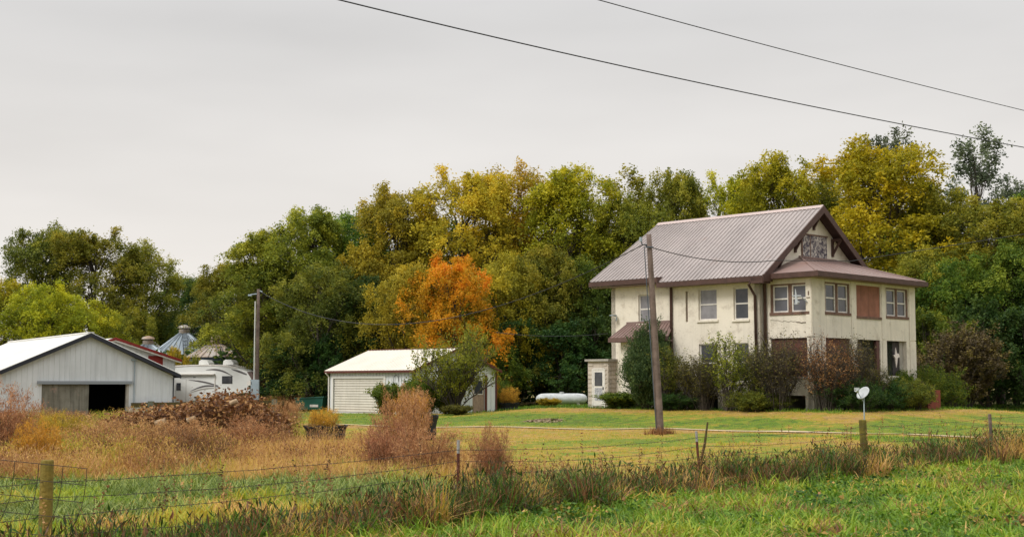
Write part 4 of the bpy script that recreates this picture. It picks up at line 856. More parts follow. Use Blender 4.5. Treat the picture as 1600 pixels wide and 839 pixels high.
TREES = [
 # px, top y, depth, proto list, idx, width px, leaf, label
 (62, 345, 140, big, 0, 125, 'darkolive', 'dark olive round crowned tree, leftmost tall tree above the barn roof'),
 (148, 352, 138, big, 1, 150, 'olive', 'broad olive tree with see-through middle behind the barn peak'),
 (228, 388, 142, tall, 0, 100, 'olive', 'smaller olive tree between the broad left tree and the sky gap'),
 (282, 428, 150, tall, 1, 90, 'green', 'dark distant tree at the lowest dip of the treeline'),
 (318, 432, 135, big, 2, 80, 'darkgreen', 'dark green distant tree just left of the main wood'),
 (8, 430, 118, low, 0, 130, 'yellowgreen', 'yellow green bushy tree at the left edge behind the barn'),
 (75, 440, 116, low, 1, 140, 'yellowgreen', 'yellow green bushy tree over the left half of the barn roof'),
 (140, 468, 119, low, 2, 120, 'yellowgreen', 'yellow green bushy tree right above the barn peak'),
 (203, 478, 134, low, 0, 90, 'olive', 'olive green bushy tree above the red trimmed shed'),
 (262, 488, 142, low, 1, 100, 'green', 'green bushy tree behind the tall grain bin cone'),
 (358, 404, 123, big, 1, 110, 'olive', 'olive tree at the left shoulder of the main wood above the far pole'),
 (415, 355, 110, big, 2, 150, 'olive', 'olive tree just right of the far pole in the main wood'),
 (482, 316, 108, big, 3, 140, 'olive', 'spiky topped olive tree left of the golden trees'),
 (548, 326, 112, tall, 1, 130, 'green', 'green tree tucked between the spiky olive and golden trees'),
 (620, 283, 108, big, 0, 150, 'gold', 'golden olive tree left of the tallest golden tree'),
 (722, 256, 106, big, 1, 170, 'rustgold', 'tallest golden tree above the orange tree'),
 (806, 272, 110, tall, 0, 130, 'rustgold', 'gold topped tree right of the tallest golden tree'),
 (888, 256, 106, big, 2, 165, 'yellowgreen', 'yellow green tree midway between the golden tree and farmhouse roof'),
 (975, 262, 112, airyt, 0, 120, 'olive', 'thin topped tree above the left end of the farmhouse roof'),
 (985, 300, 104, big, 0, 130, 'olive', 'olive tree right behind the left end of the farmhouse ridge'),
 (1055, 258, 106, big, 3, 135, 'olive', 'green tree behind the middle of the farmhouse ridge'),
 (1140, 264, 108, big, 1, 130, 'yellowgreen', 'yellow green tree behind the right half of the farmhouse ridge'),
 (1218, 236, 104, big, 2, 140, 'yellowgreen', 'yellow olive tree rising left of the farmhouse peak'),
 (1300, 280, 108, tall, 0, 120, 'olive', 'olive tree directly behind the farmhouse peak'),
 (1380, 210, 100, big, 0, 215, 'yellow', 'big bright yellow tree right of the farmhouse peak'),
 (1394, 188, 125, airyt, 1, 100, 'greygreen', 'grey green poplar top poking above the bright yellow tree'),
 (1530, 198, 118, airyt, 0, 120, 'greygreen', 'tall see-through grey green poplar near the right edge'),
 (1592, 262, 122, airyt, 1, 90, 'greygreen', 'second grey green poplar at the far right edge'),
 (1478, 288, 98, big, 3, 170, 'olive', 'olive tree between the bright yellow tree and the tall poplar'),
 (1560, 300, 94, big, 1, 180, 'olive', 'wide olive tree below the tall poplar'),
 (1650, 290, 96, big, 2, 170, 'green', 'green tree cut by the right edge of the view'),
 # front row
 (392, 470, 121, low, 2, 100, 'olive', 'low olive tree behind the camper nose'),
 (435, 432, 113, low, 0, 150, 'darkolive', 'dark olive low tree right of the far pole'),
 (505, 410, 99, low, 1, 150, 'darkolive', 'dark olive low tree above the left end of the garage'),
 (572, 430, 100, low, 2, 130, 'darkgreen', 'dark green low tree above the garage roof'),
 (640, 408, 95, low, 0, 135, 'gold', 'golden olive low tree left of the orange tree'),
 (704, 396, 93, low, 1, 142, 'orange', 'bright orange tree above the right end of the garage'),
 (785, 395, 98, low, 2, 130, 'gold', 'dull gold low tree right of the orange tree'),
 (842, 380, 100, low, 0, 140, 'olive', 'olive low tree between the orange tree and the farmhouse'),
 (905, 400, 101, low, 1, 140, 'green', 'green low tree left of the farmhouse roof corner'),
 (960, 430, 103, low, 2, 120, 'darkgreen', 'dark green low tree just behind the farmhouse left wall'),
 (1440, 380, 92, low, 0, 140, 'olive', 'olive low tree just right of the porch roof'),
 (1508, 400, 90, low, 1, 150, 'green', 'green low tree right of the house over the brown bush'),
 (1585, 370, 90, low, 2, 160, 'green', 'green low tree at the right edge above the lawn'),
 (1660, 400, 88, low, 0, 150, 'darkgreen', 'dark low tree beyond the right edge'),
 (805, 485, 97, under, 0, 130, 'darkgreen', 'dark green thicket bush right of the orange tree base'),
 (870, 500, 97, under, 1, 120, 'darkgreen', 'dark green thicket bush above the propane tank'),
 (930, 480, 98, under, 0, 120, 'darkgreen', 'dark green thicket bush behind the entry shed'),
 (430, 530, 112, under, 1, 80, 'darkgreen', 'dark green thicket bush behind the far pole base'),
 (455, 530, 100, under, 0, 120, 'darkgreen', 'dark green thicket bush above the green box'),
 (530, 520, 99, under, 1, 110, 'darkgreen', 'dark green thicket bush behind the garage left corner'),
 (770, 540, 94, under, 1, 90, 'green', 'green thicket bush behind the garage right corner'),
 (1460, 480, 86, under, 1, 120, 'green', 'green thicket bush right of the porch'),
 (1540, 470, 86, under, 0, 140, 'darkgreen', 'dark green thicket bush behind the brown bush'),
 (1620, 480, 84, under, 1, 130, 'darkgreen', 'dark green thicket bush at the right edge of the lawn'),
 (276, 540, 112, under, 1, 38, 'rustgold', 'small orange tinged bush between the shed and the camper'),
 (305, 556, 113, under, 0, 24, 'olive', 'small olive bush in front of the dark grain bin'),
 # back row closing the wood
 (450, 400, 122, big, 0, 180, 'darkgreen', 'dark rear tree behind the left of the main wood'),
 (560, 370, 122, big, 1, 180, 'darkgreen', 'dark rear tree behind the golden olive tree'),
 (680, 340, 122, big, 2, 180, 'darkgreen', 'dark rear tree behind the tallest golden tree'),
 (800, 350, 124, big, 3, 180, 'green', 'dark rear tree right of the golden trees'),
 (920, 345, 124, big, 1, 180, 'darkgreen', 'dark rear tree left of the farmhouse ridge end'),
 (1040, 340, 124, big, 0, 180, 'green', 'dark rear tree over the farmhouse ridge'),
 (1440, 340, 120, big, 2, 190, 'green', 'dark rear tree right of the yellow tree'),
 (1560, 380, 112, big, 3, 190, 'darkgreen', 'dark rear tree at the right of the wood'),
]
pd = {id(big): (18, 5.6), id(tall): (18, 4.3), id(airyt): (20, 3.8), id(low): (11, 5.0), id(under): (6, 4.0)}
rg = random.Random(77)
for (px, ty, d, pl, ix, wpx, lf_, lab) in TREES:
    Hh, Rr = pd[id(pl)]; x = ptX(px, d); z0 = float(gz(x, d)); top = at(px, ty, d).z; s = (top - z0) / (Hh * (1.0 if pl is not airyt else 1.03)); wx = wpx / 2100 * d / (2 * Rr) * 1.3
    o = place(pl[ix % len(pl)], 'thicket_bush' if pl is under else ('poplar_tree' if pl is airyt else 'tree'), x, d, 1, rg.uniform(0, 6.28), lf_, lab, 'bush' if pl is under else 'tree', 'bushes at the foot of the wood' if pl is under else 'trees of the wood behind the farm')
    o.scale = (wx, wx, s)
# far dark wood floor: one mass of undergrowth behind everything
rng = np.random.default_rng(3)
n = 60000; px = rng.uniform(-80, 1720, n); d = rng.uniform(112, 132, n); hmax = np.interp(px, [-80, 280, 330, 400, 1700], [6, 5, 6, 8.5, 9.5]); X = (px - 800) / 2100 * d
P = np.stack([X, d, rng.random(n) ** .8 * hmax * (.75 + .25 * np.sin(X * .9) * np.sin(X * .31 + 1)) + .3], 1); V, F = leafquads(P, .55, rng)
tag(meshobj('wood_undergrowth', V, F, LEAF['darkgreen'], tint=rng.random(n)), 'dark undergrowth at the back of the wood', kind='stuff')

# ------------------------------------------------------------------ shrubs and small plants round the buildings
lil = [as_proto(*gen_shrub(s, 3.3, 1.5, nstem=30, nside=13, nleaf=4, nshoot=2, leaf=.085, lo=.35, stem_r=.028, shootlen=.35)) for s in (61, 62)]
bare = [as_proto(*gen_shrub(s, 3.4, 1.5, nstem=46, nside=30, nleaf=2, nshoot=1, leaf=.075, lo=.3, stem_r=.024, shootlen=.35, twig=.38, basew=.3)) for s in (63, 64, 65)]
low2 = [as_proto(*gen_shrub(s, 1.6, 1.9, nstem=40, nside=14, nleaf=9, nshoot=3, leaf=.085, lo=.1, stem_r=.016, shootlen=.35, dome=.1, hmin=.3, basew=.7)) for s in (81, 82)]
dense = [as_proto(*gen_shrub(s, 1.7, 1.5, nstem=34, nside=12, nleaf=12, nshoot=3, leaf=.12, lo=.1, stem_r=.02, shootlen=.4)) for s in (65, 66)]
big_b = [as_proto(*gen_shrub(67, 4.2, 2.4, nstem=60, nside=14, nleaf=9, nshoot=3, leaf=.13, lo=.15, stem_r=.03, shootlen=.5))]
jun = [as_proto(*gen_shrub(68, 4.5, 1.15, nstem=40, nside=26, nleaf=12, nshoot=3, leaf=.11, lo=.08, stem_r=.02, shootlen=.5, up=1.3, droop=0, dome=.7, asp=.3))]
smalltree = [as_proto(*gen_shrub(69, 3.9, 3.0, nstem=26, nside=16, nleaf=7, nshoot=3, leaf=.10, lo=.30, stem_r=.045, shootlen=.45, flare=1.0, up=.5, dome=.5, hmin=.55, basew=.06))]
def shr(proto, name, px, d, H_, Rw, h, wpx, leafn, label, cat='shrub', group=None):
    x = ptX(px, d); o = place(proto, name, x, d, 1, rg.uniform(0, 6.28), leafn, label, cat, group, parts=('branches', 'foliage')); wx = wpx / 2100 * d / (2 * Rw); o.scale = (wx, wx, h / H_); return o
def hl(x, y): return H.location.x + x * math.cos(HA) - y * math.sin(HA), H.location.y + x * math.sin(HA) + y * math.cos(HA)
def shl(proto, name, x, y, H_, h, Rw, wr, leafn, label, cat='shrub', group=None):
    X, Y = hl(x, y); o = place(proto, name, X, Y, 1, rg.uniform(0, 6.28), leafn, label, cat, group, parts=('branches', 'foliage')); o.scale = (wr / Rw, wr / Rw, h / H_); return o
shl(jun[0], 'juniper', -1.8, 8.8, 4.5, 5.6, 1.3, 1.6, 'juniper', 'tall blue green juniper behind the leaning pole beside the bay')
shl(dense[0], 'low_juniper', -1.6, 11.0, 1.7, .75, 1.7, 1.5, 'green', 'low spreading dark green juniper under the bay window')
shl(lil[1], 'shrub', -1.9, 7.5, 3.3, 3.2, 1.7, 1.55, 'darkolive', 'dense dark shrub right of the tall juniper')
shl(lil[0], 'lilac_bush', -1.7, 6.0, 3.3, 2.8, 1.7, 1.4, 'lilac', 'leggy bush with thin leaves before the first ground floor window')
shl(bare[2], 'bare_lilac', -2.0, 5.0, 3.4, 2.7, 1.7, 1.6, 'lilac', 'spindly wide bush between the two ground floor windows')
shl(lil[1], 'lilac_bush', -2.1, 3.5, 3.3, 3.75, 1.7, 1.7, 'olive', 'leggy bush with yellow green leaves before the second ground floor window')
shl(lil[0], 'lilac_bush', -1.6, 2.1, 3.3, 3.2, 1.7, 1.3, 'darkolive', 'leggy green bush at the house corner left of the bare lilacs')
shl(bare[0], 'bare_lilac', -1.5, 1.0, 3.4, 3.9, 1.7, 1.75, 'brownbush', 'nearly leafless brown lilac before the porch side boarding')
shl(bare[1], 'bare_lilac', -.5, -1.0, 3.4, 3.7, 1.7, 1.6, 'dead', 'nearly leafless brown lilac at the porch corner')
shl(bare[2], 'bare_lilac', 1.1, -1.5, 3.4, 3.6, 1.7, 1.5, 'brownbush', 'nearly leafless brown lilac before the front boarded opening')
shl(bare[0], 'bare_lilac', 2.5, -1.6, 3.4, 2.5, 1.7, 1.2, 'lilac', 'shorter straggly lilac left of the satellite dish')
shl(low2[0], 'undergrowth_bush', -2.0, 6.6, 1.6, .7, 1.9, 1.4, 'darkgreen', 'low dark growth at the foot of the spindly bushes on the long wall')
shl(low2[1], 'undergrowth_bush', -1.9, 1.9, 1.6, .85, 1.9, 1.5, 'darkolive', 'low dark growth at the foot of the bare lilac on the porch side')
shl(low2[0], 'undergrowth_bush', .6, -1.9, 1.6, 1.2, 1.9, 1.7, 'darkgreen', 'low dark growth at the foot of the lilacs at the porch corner')
shl(low2[1], 'undergrowth_bush', 3.1, -1.6, 1.6, 1.25, 1.9, 1.5, 'darkgreen', 'dark low shrub just left of the satellite dish')
shl(low2[0], 'undergrowth_bush', 5.1, -1.9, 1.6, 1.3, 1.9, 1.7, 'darkolive', 'dark arching shrub before the porch entrance')
shl(dense[1], 'shrub', 6.3, -2.0, 1.7, 1.2, 1.7, .9, 'brownbush', 'brownish low shrub just left of the red brick step wall')
shl(low2[1], 'undergrowth_bush', 10.7, -.6, 1.6, 1.8, 1.9, 1.6, 'green', 'green spreading shrub right of the red brick step wall')
shl(dense[1], 'shrub', 8.2, -.2, 1.7, 1.75, 1.7, .75, 'green', 'small green shrub behind the brick step wall')
shr(big_b[0], 'brown_bush', 1500, 82, 4.2, 2.6, 4.9, 150, 'brownbush', 'large brown and olive bush right of the farmhouse')
shr(smalltree[0], 'small_tree', 712, 76, 3.9, 3.2, 5.3, 160, 'olive', 'small spreading multi stemmed tree in front of the garage gable', 'tree')
shr(dense[0], 'shrub', 608, 78, 1.7, 1.7, 1.6, 75, 'green', 'dark green shrub against the garage door right side')
shr(dense[1], 'shrub', 660, 77, 1.7, 1.7, 1.9, 80, 'green', 'green shrub at the near corner of the garage')
shr(dense[0], 'shrub', 700, 78, 1.7, 1.7, 1.35, 60, 'yellowgreen', 'yellow green shrub left of the small spreading tree trunk')
shr(lil[1], 'vine', 773, 85.2, 3.3, 1.7, 3.0, 20, 'orange', 'orange leaved vine climbing the right corner of the garage', 'vine')
shr(dense[1], 'shrub', 778, 87, 1.7, 1.7, 1.6, 35, 'green', 'small green shrub between the garage corner and the round planter')
shr(dense[0], 'shrub', 858, 86.5, 1.7, 1.7, .55, 45, 'rustgold', 'low rusty weeds in front of the propane tank')
shr(dense[1], 'shrub', 715, 74, 1.7, 1.7, .5, 50, 'lilac', 'low weeds round the foot of the small spreading tree')
# weeds growing in tubs
wd_ = [as_proto(*gen_shrub(s, 1.3, .75, nstem=90, nside=7, nleaf=7, nshoot=2, asp=.2, dome=.1, hmin=.25, basew=.75, leaf=.06, lo=.25, stem_r=.006, shootlen=.22, up=1.0)) for s in (71, 72)]
def inpot(px, d, z, h, wr, leafn, label):
    x = ptX(px, d); o = place(wd_[0], 'tub_weeds', x, d, 1, 0, leafn, label, 'weeds', None, parts=('stems', 'foliage'), z=float(gz(x, d)) + z); o.scale = (wr / .8, wr / .8, h / 1.3)
inpot(508, 49.6, .35, .75, .65, 'orangeweed', 'orange dead weeds growing out of the low black tub')
inpot(796, 86, .35, 1.1, .7, 'orangeweed', 'orange weeds growing out of the round planter')
inpot(650, 50, .7, 1.1, .6, 'rustweed', 'rusty brush sticking up from the hidden black tub')
# big rusty weed clumps
kw = [as_proto(*gen_shrub(s, 1.6, 1.0, nstem=60, nside=9, nleaf=5, nshoot=3, leaf=.065, lo=.15, stem_r=.007, shootlen=.26, up=1.1, flare=1, dome=.2, asp=.22, hmin=.3, basew=.62)) for s in (73, 74, 75)]
def weed(i, px, d, h, wpx, leafn, label, grp='tall rusty weed clumps'):
    x = ptX(px, d); o = place(kw[i], 'weed_clump', x, d, 1, rg.uniform(0, 6), leafn, label, 'weeds', grp, parts=('stems', 'foliage')); wx = wpx / 2100 * d / 2.3; o.scale = (wx, wx, h / 1.6)
weed(0, 628, 37, 2.15, 110, 'rustweed', 'tallest rust brown weed clump left of the steel fence post')
weed(1, 600, 34, 1.35, 110, 'rustweed', 'rust brown weed clump at the left foot of the tallest clump')
weed(2, 668, 33, 1.35, 120, 'rustweed', 'rust brown weed clump just left of the steel fence post')
weed(2, 640, 44, 1.9, 80, 'orangeweed', 'orange topped weed clump behind the tallest rusty clump')
weed(0, 765, 33, 1.35, 85, 'rustweed', 'thin spindly weed just right of the steel fence post')
weed(1, 15, 40, 2.0, 120, 'rustweed', 'rusty weed clump at the left edge before the barn')
weed(2, 95, 46, 1.15, 110, 'rustgold', 'golden weed clump before the sliding barn door')
weed(0, 70, 36, 1.4, 100, 'orangeweed', 'orange weed clump above the wooden fence post')
weed(1, 160, 44, 1.0, 110, 'rustweed', 'rusty weed clump before the dark barn doorway')
weed(2, 300, 40, 1.3, 110, 'rustweed', 'rusty weed clump below the brush pile middle')
weed(0, 220, 38, 1.3, 110, 'rustweed', 'rusty weed clump left below the brush pile')
weed(1, 395, 42, 1.2, 100, 'rustweed', 'rusty weed clump right below the brush pile')
weed(2, 450, 52, 1.4, 60, 'rustweed', 'rusty weed clump between the brush pile and black tub')
# brush pile
rgb_ = random.Random(8); rngb = np.random.default_rng(8); lb = Limbs(); C = []
for i in range(560):
    u = rgb_.random(); px_ = 185 + 260 * u; hh = np.interp(px_, [185, 230, 300, 345, 385, 430, 450], [.6, .95, 1.05, 1.55, 1.4, .7, .3]) * rgb_.random() ** .6; d_ = 50 + rgb_.uniform(-2, 2)
    p = Vector((ptX(px_, d_), d_, .3 + hh)); v = Vector((rgb_.uniform(-1, 1.2), rgb_.uniform(-.8, .6), rgb_.uniform(-.35, .55))) * rgb_.uniform(.5, 1.0); q_ = p + v * .8
    q_.z = max(q_.z, .3); lb.tube(curve(p - v * .5, q_, .25, rgb_, 3), rgb_.uniform(.012, .035), .006, 4)
    for t in (.3, .6, .85, 1): C.append((*(p - v * .5).lerp(q_, t),))
C = np.array(C); k = 9; P = np.repeat(C, k, 0) + rngb.normal(size=(len(C) * k, 3)) * .16; P[:, 2] = np.maximum(P[:, 2], .32); V, F = leafquads(P, .13, rngb, asp=.7)
o = empty('brush_pile', (-12, 50, 0), 0, 'heap of cut branches with brown dead leaves in front of the camper', 'brush pile')
a = meshobj('branches', lb.m.V, lb.m.F, mat('cut_branch_bark', (.13, .07, .05), .9, var=.4), o); a.location = (12, -50, 0)
a = meshobj('dead_leaves', V, F, LEAF['dead'], o, tint=np.clip(np.repeat(rngb.random(len(C)) ** 1.6, k) * .7 + rngb.random(len(P)) * .3, 0, 1)); a.location = (12, -50, 0)
# stump chunks in the pile
for i, (px_, yy, s_3) in enumerate(((252, 660, .22), (380, 672, .25), (366, 628, .16), (300, 655, .18))):
    c = at(px_, yy, 47.8); m = MB(); m.tube([c - Vector((s_3 * .8, .1, .05)), c + Vector((s_3 * .8, -.1, .05))], s_3 * .55, 9)
    tag(m.build('log_chunk', mat('split_log', (.42, .3, .18), .9, var=.5, vscale=8)), ['pale split log chunk at the left of the brush pile', 'rounded log end low in the right of the brush pile', 'small pale log chunk high in the brush pile', 'pale broken log chunk low in the middle of the brush pile'][i], 'log')

# ------------------------------------------------------------------ grass and ground cover
def blades(P, h, wdt, lean, rng, tint, segs=3, curl=1.0, azb=None):
    """P (n,3) roots; returns strips of quads bending over"""
    n = len(P); az = rng.uniform(0, 2 * np.pi, n) if azb is None else azb; dx = np.stack([np.cos(az), np.sin(az), np.zeros(n)], 1); sx = np.stack([-np.sin(az + rng.normal(size=n) * .8), np.cos(az + rng.normal(size=n) * .8), np.zeros(n)], 1)
    V = np.zeros((n, segs + 1, 2, 3)); 
    for s in range(segs + 1):
        t = s / segs; hz = h * (t - .35 * curl * lean * t ** 2 * 1.2); hx = h * lean * t ** 1.7
        c = P + dx * hx[:, None] + np.array([0, 0, 1]) * hz[:, None]; ww = wdt * (1 - .85 * t) * .5
        V[:, s, 0] = c - sx * ww[:, None]; V[:, s, 1] = c + sx * ww[:, None]
    base = np.arange(n)[:, None] * (segs + 1) * 2; F = np.stack([np.stack([base[:, 0] + 2 * s, base[:, 0] + 2 * s + 1, base[:, 0] + 2 * s + 3, base[:, 0] + 2 * s + 2], 1) for s in range(segs)], 1).reshape(-1, 4)
    return V.reshape(-1, 3), F, np.repeat(tint, segs)
def vnoise(x, y, sc_, seed):
    r = np.random.default_rng(seed); T = r.random((64, 64)); u = x / sc_ + 17.3; v = y / sc_ + 5.1; i = np.floor(u).astype(int); j = np.floor(v).astype(int); fu = u - i; fv = v - j; fu = fu * fu * (3 - 2 * fu); fv = fv * fv * (3 - 2 * fv)
    g_ = lambda a, b: T[a % 64, b % 64]
    return (g_(i, j) * (1 - fu) + g_(i + 1, j) * fu) * (1 - fv) + (g_(i, j + 1) * (1 - fu) + g_(i + 1, j + 1) * fu) * fv
def scatter(n, y0, y1, rng, pad=.12, k=1):
    pad = max(pad, .12)
    y = rng.uniform(y0 ** k, y1 ** k, n) ** (1 / k); x = rng.uniform(-1, 1, n) * y * (.381 + pad); return x, y
def sdist(x, y): return (y - fence_y(x)) * .70      # metres beyond (+) or before (-) the fence line
def build_blades(name, x, y, h, wd, lean, tint, m, label, rng, tuft=1, tr=.05, **k):
    if tuft > 1:
        x = np.repeat(x, tuft); y = np.repeat(y, tuft); h = np.repeat(h, tuft); tint = np.repeat(tint, tuft); lean = np.repeat(lean, tuft); wd = np.repeat(wd, tuft)
        n = len(x); x = x + rng.normal(size=n) * tr; y = y + rng.normal(size=n) * tr; h = h * rng.uniform(.55, 1.15, n); lean = np.clip(lean * rng.uniform(.3, 1.5, n), 0, 1.3)
    tint = np.clip(tint + rng.normal(size=len(x)) * .045, 0, 1)
    P = np.stack([x, y, gz(x, y) - .01], 1); V, F, T = blades(P, h, wd, lean, rng, tint, **k); return tag(meshobj(name, V, F, m, tint=T), label, kind='stuff')
rng = np.random.default_rng(100)
# 1 near green verge in front of the fence
n = 50000; x, y = scatter(n, 14, 50, rng, k=1.0); s = sdist(x, y); keep = (s < -.6) & (rng.random(n) < np.clip(28 / y, .35, 1)); x, y = x[keep], y[keep]; s = s[keep]
nz = vnoise(x, y, 1.6, 1); nz2 = vnoise(x, y, .7, 2); t = .06 + .24 * nz + .15 * nz2; dry = (vnoise(x, y, 1.1, 3) > .84) & (rng.random(len(x)) < .55); t = np.where(dry, .5 + .15 * nz2, t); t = np.where(rng.random(len(x)) < .04, .6, t); t = np.where((vnoise(x, y, 1.8, 5) > .66) & (rng.random(len(x)) < .28), .86, t)
h = (.20 + .24 * nz) * (1 + .5 * nz2)
build_blades('verge_grass', x, y, h, np.full(len(x), .036), .75 + .6 * rng.random(len(x)), t, grassm, 'lush green verge grass before the fence', rng, 6, .06, segs=4, curl=1.75)
# broad leaved weeds and dead stalks mixed into the verge
n = 70000; x, y = scatter(n, 17, 48, rng); s = sdist(x, y); keep = (s < -.8) & (vnoise(x, y, .9, 61) > .60); x, y = x[keep], y[keep]
P = np.stack([x, y, gz(x, y) + .08 + .26 * rng.random(len(x)) * vnoise(x, y, .9, 61)], 1); V, F = leafquads(P, .085, rng, asp=.6)
tag(meshobj('verge_weeds', V, F, grassm, tint=np.clip(.02 + .30 * vnoise(x, y, .4, 62) + rng.normal(size=len(x)) * .05 + .5 * (rng.random(len(x)) < .05), 0, 1)), 'broad leaved weeds mixed into the green verge', kind='stuff')
n = 1500; x, y = scatter(n, 18, 46, rng); s = sdist(x, y); keep = (s < -.8) & (vnoise(x, y, 1.6, 63) > .5); x, y = x[keep], y[keep]
build_blades('dead_stalks', x, y, .35 + .35 * rng.random(len(x)), np.full(len(x), .016), .3 + 1.0 * rng.random(len(x)), rng.uniform(.5, .72, len(x)), grassm, 'straw coloured dead stalks in the verge', rng, 2, .12, curl=1.0)
# 2 tall dark weeds along the fence line
n = 102000; x, y = scatter(n, 14, 52, rng); s = sdist(x, y); wv = vnoise(x, y, 1.3, 8); keep = (np.abs(s + .45) < (.75 + .75 * wv)) & (rng.random(n) < np.interp(x, [-5, -2], [.8, 1])); x, y, s = x[keep], y[keep], s[keep]
nz = vnoise(x, y, .9, 11); t = np.where(rng.random(len(x)) < .50, rng.uniform(.84, 1, len(x)), rng.uniform(.0, .22, len(x))); t = np.where(vnoise(x, y, .6, 12) > .72, rng.uniform(.5, .75, len(x)), t)
dens = rng.random(len(x)) < np.clip(.35 + .6 * nz, 0, 1); x, y, t, nz = x[dens], y[dens], t[dens], nz[dens]
build_blades('fence_line_weeds', x, y, (.50 + .60 * nz) * np.interp(x, [-6.5, -4.5, -2], [1, .75, 1]), np.full(len(x), .026), .35 + .7 * rng.random(len(x)), t, grassm, 'dark tall grass and weeds along the fence', rng, 6, .07, curl=1.4)
n = 170000; xm, ym = scatter(n, 14, 52, rng); sm_ = sdist(xm, ym); hm = (.32 + .75 * vnoise(xm, ym, .9, 11)) * np.interp(xm, [-6.5, -4.5, -2], [1, .7, 1]); km = (np.abs(sm_ + .45) < .70 + .6 * vnoise(xm, ym, 1.3, 8)) & (rng.random(len(xm)) < np.interp(xm, [-5, -2], [.75, 1])); xm, ym, hm = xm[km], ym[km], hm[km]
P = np.stack([xm, ym, gz(xm, ym) + hm * rng.random(len(xm)) ** .8], 1); V, F = leafquads(P, .15, rng, asp=.2, dirs=np.array([[0, 0, .8]]))
tag(meshobj('fence_line_leaves', V, F, grassm, tint=np.where(rng.random(len(xm)) < .5, rng.uniform(0, .13, len(xm)), rng.uniform(.88, 1, len(xm)))), 'dark leafy growth low along the fence', kind='stuff')
# seed heads over the fence line
n = 5200; x, y = scatter(n, 15, 52, rng); s = sdist(x, y); keep = (np.abs(s) < .7) & (vnoise(x, y, 1.0, 14) > .42); x, y = x[keep], y[keep]; n = len(x)
hh = rng.uniform(.8, 1.4, n); az = rng.uniform(0, 6.28, n); ln = rng.uniform(.05, .3, n); k = 26
tt = np.linspace(.62, 1, k); P = np.stack([x[:, None] + np.cos(az)[:, None] * ln[:, None] * tt ** 2, y[:, None] + np.sin(az)[:, None] * ln[:, None] * tt ** 2, gz(x, y)[:, None] + hh[:, None] * tt], -1).reshape(-1, 3)
P += rng.normal(size=P.shape) * .018; V, F = leafquads(P, .045, rng); T = np.repeat(rng.choice([.72, .84, .9, .96], n), k)
V2, F2, T2 = blades(np.stack([x, y, gz(x, y)], 1), hh, np.full(n, .011), ln / hh * 1.0, rng, np.full(n, .82), 4, 0, azb=az)
tag(meshobj('weed_seed_heads', np.vstack([V, V2]), np.vstack([F, F2 + len(V)]), grassm, tint=np.concatenate([T, T2])), 'reddish brown seed heads standing over the fence line weeds', kind='stuff')
# boundary between rough ground (left) and mown lawn (right)
def rough(x, y): return x - np.interp(y, [20, 30, 36, 44, 52, 60, 66], [6.0, 3.2, 0.2, -4.2, -7.6, -9.6, -11.5])     # <0 is rough
# 3 rough grass beyond the fence, left
n = 48000; x, y = scatter(n, 16, 43, rng); s = sdist(x, y); r_ = rough(x, y); keep = (s > .2) & (r_ < rng.normal(size=n) * .5); x, y, s = x[keep], y[keep], s[keep]
yel = np.clip((3.2 - s) / 3, 0, 1); nz = vnoise(x, y, 1.2, 21); nz2 = vnoise(x, y, .5, 22)
blue = (vnoise(x, y, 2.2, 23) + .35 * ss(21, 25, y) - .25 * ss(31, 35, y)) > .66
t = .20 + .25 * nz + .1 * nz2; t = np.where(vnoise(x, y, 1.0, 24) > .70, .52 + .2 * nz2, t); tan_ = ss(31, 36, y - 2 + 5 * vnoise(x, y, 1.8, 37)) * (vnoise(x, y, 2.5, 25) > .30 ); t = np.where(rng.random(len(x)) < tan_ * .9, rng.uniform(.56, .80, len(x)), t)
a = ~blue | (tan_ > .5)
build_blades('rough_grass', x[a], y[a], (.26 + .34 * nz[a]) + .22 * tan_[a], np.full(a.sum(), .032), .6 + .7 * rng.random(a.sum()), t[a], grassm, 'mixed yellow green rough grass beyond the fence', rng, 6, .08, curl=1.6)
b = ~a
build_blades('blue_green_grass', x[b], y[b], .42 + .35 * nz[b], np.full(b.sum(), .032), .8 + .6 * rng.random(b.sum()), np.clip(rng.random(b.sum()) * .8 + .2 * nz[b], 0, 1), bluegrass, 'long fallen blue green grass behind the wire panel', rng, 6, .08, curl=1.7)
# 4 rusty weed field
n = 18000; x, y = scatter(n, 26, 66, rng, pad=.08); r_ = rough(x, y); s = sdist(x, y)
keep = (r_ < -.6) & (s > 3.5) & (rng.random(n) < ss(32, 38, y - 2 + vnoise(x, y, 2.2, 31) * 9)) & ((y < 62) | (x < -12)); x, y = x[keep], y[keep]
tanp = ((x > -7.2) & (y > 33)) | ((x > -8.6) & (y > 40)); keep = ~(tanp & (rng.random(len(x)) < .7)) ; x, y = x[keep], y[keep]; n = len(x)
nz = vnoise(x, y, 3.0, 33); hh = (.45 + .55 * nz) * rng.uniform(.7, 1.2, n) * np.interp(y, [28, 36, 66], [.75, 1, 1.1]) * np.where((x > -16) & (y > 50), .75, 1) * np.where((x < -8.5) & (y > 44), .85, 1)
k = 60; q = rng.random((n, k)); az = rng.uniform(0, 6.28, (n, k)); rr = .26 * np.sqrt(rng.random((n, k))) * (.4 + q)
P = np.stack([x[:, None] + rr * np.cos(az), y[:, None] + rr * np.sin(az), gz(x, y)[:, None] + hh[:, None] * (.12 + .88 * q ** .8)], -1).reshape(-1, 3)
V, F = leafquads(P, .085, rng, asp=.18, dirs=np.stack([.5 * np.cos(az), .5 * np.sin(az), np.full(az.shape, .8)], -1).reshape(-1, 3)); base = .60 + .36 * vnoise(x, y, 2.6, 34) - .18 * (vnoise(x, y, 1.7, 35) > .68) + .06 * (x < -8) - .36 * (vnoise(x, y, 2.0, 36) > .74)
T = np.clip(np.repeat(base, k) + rng.normal(size=n * k) * .085, .1, .95)
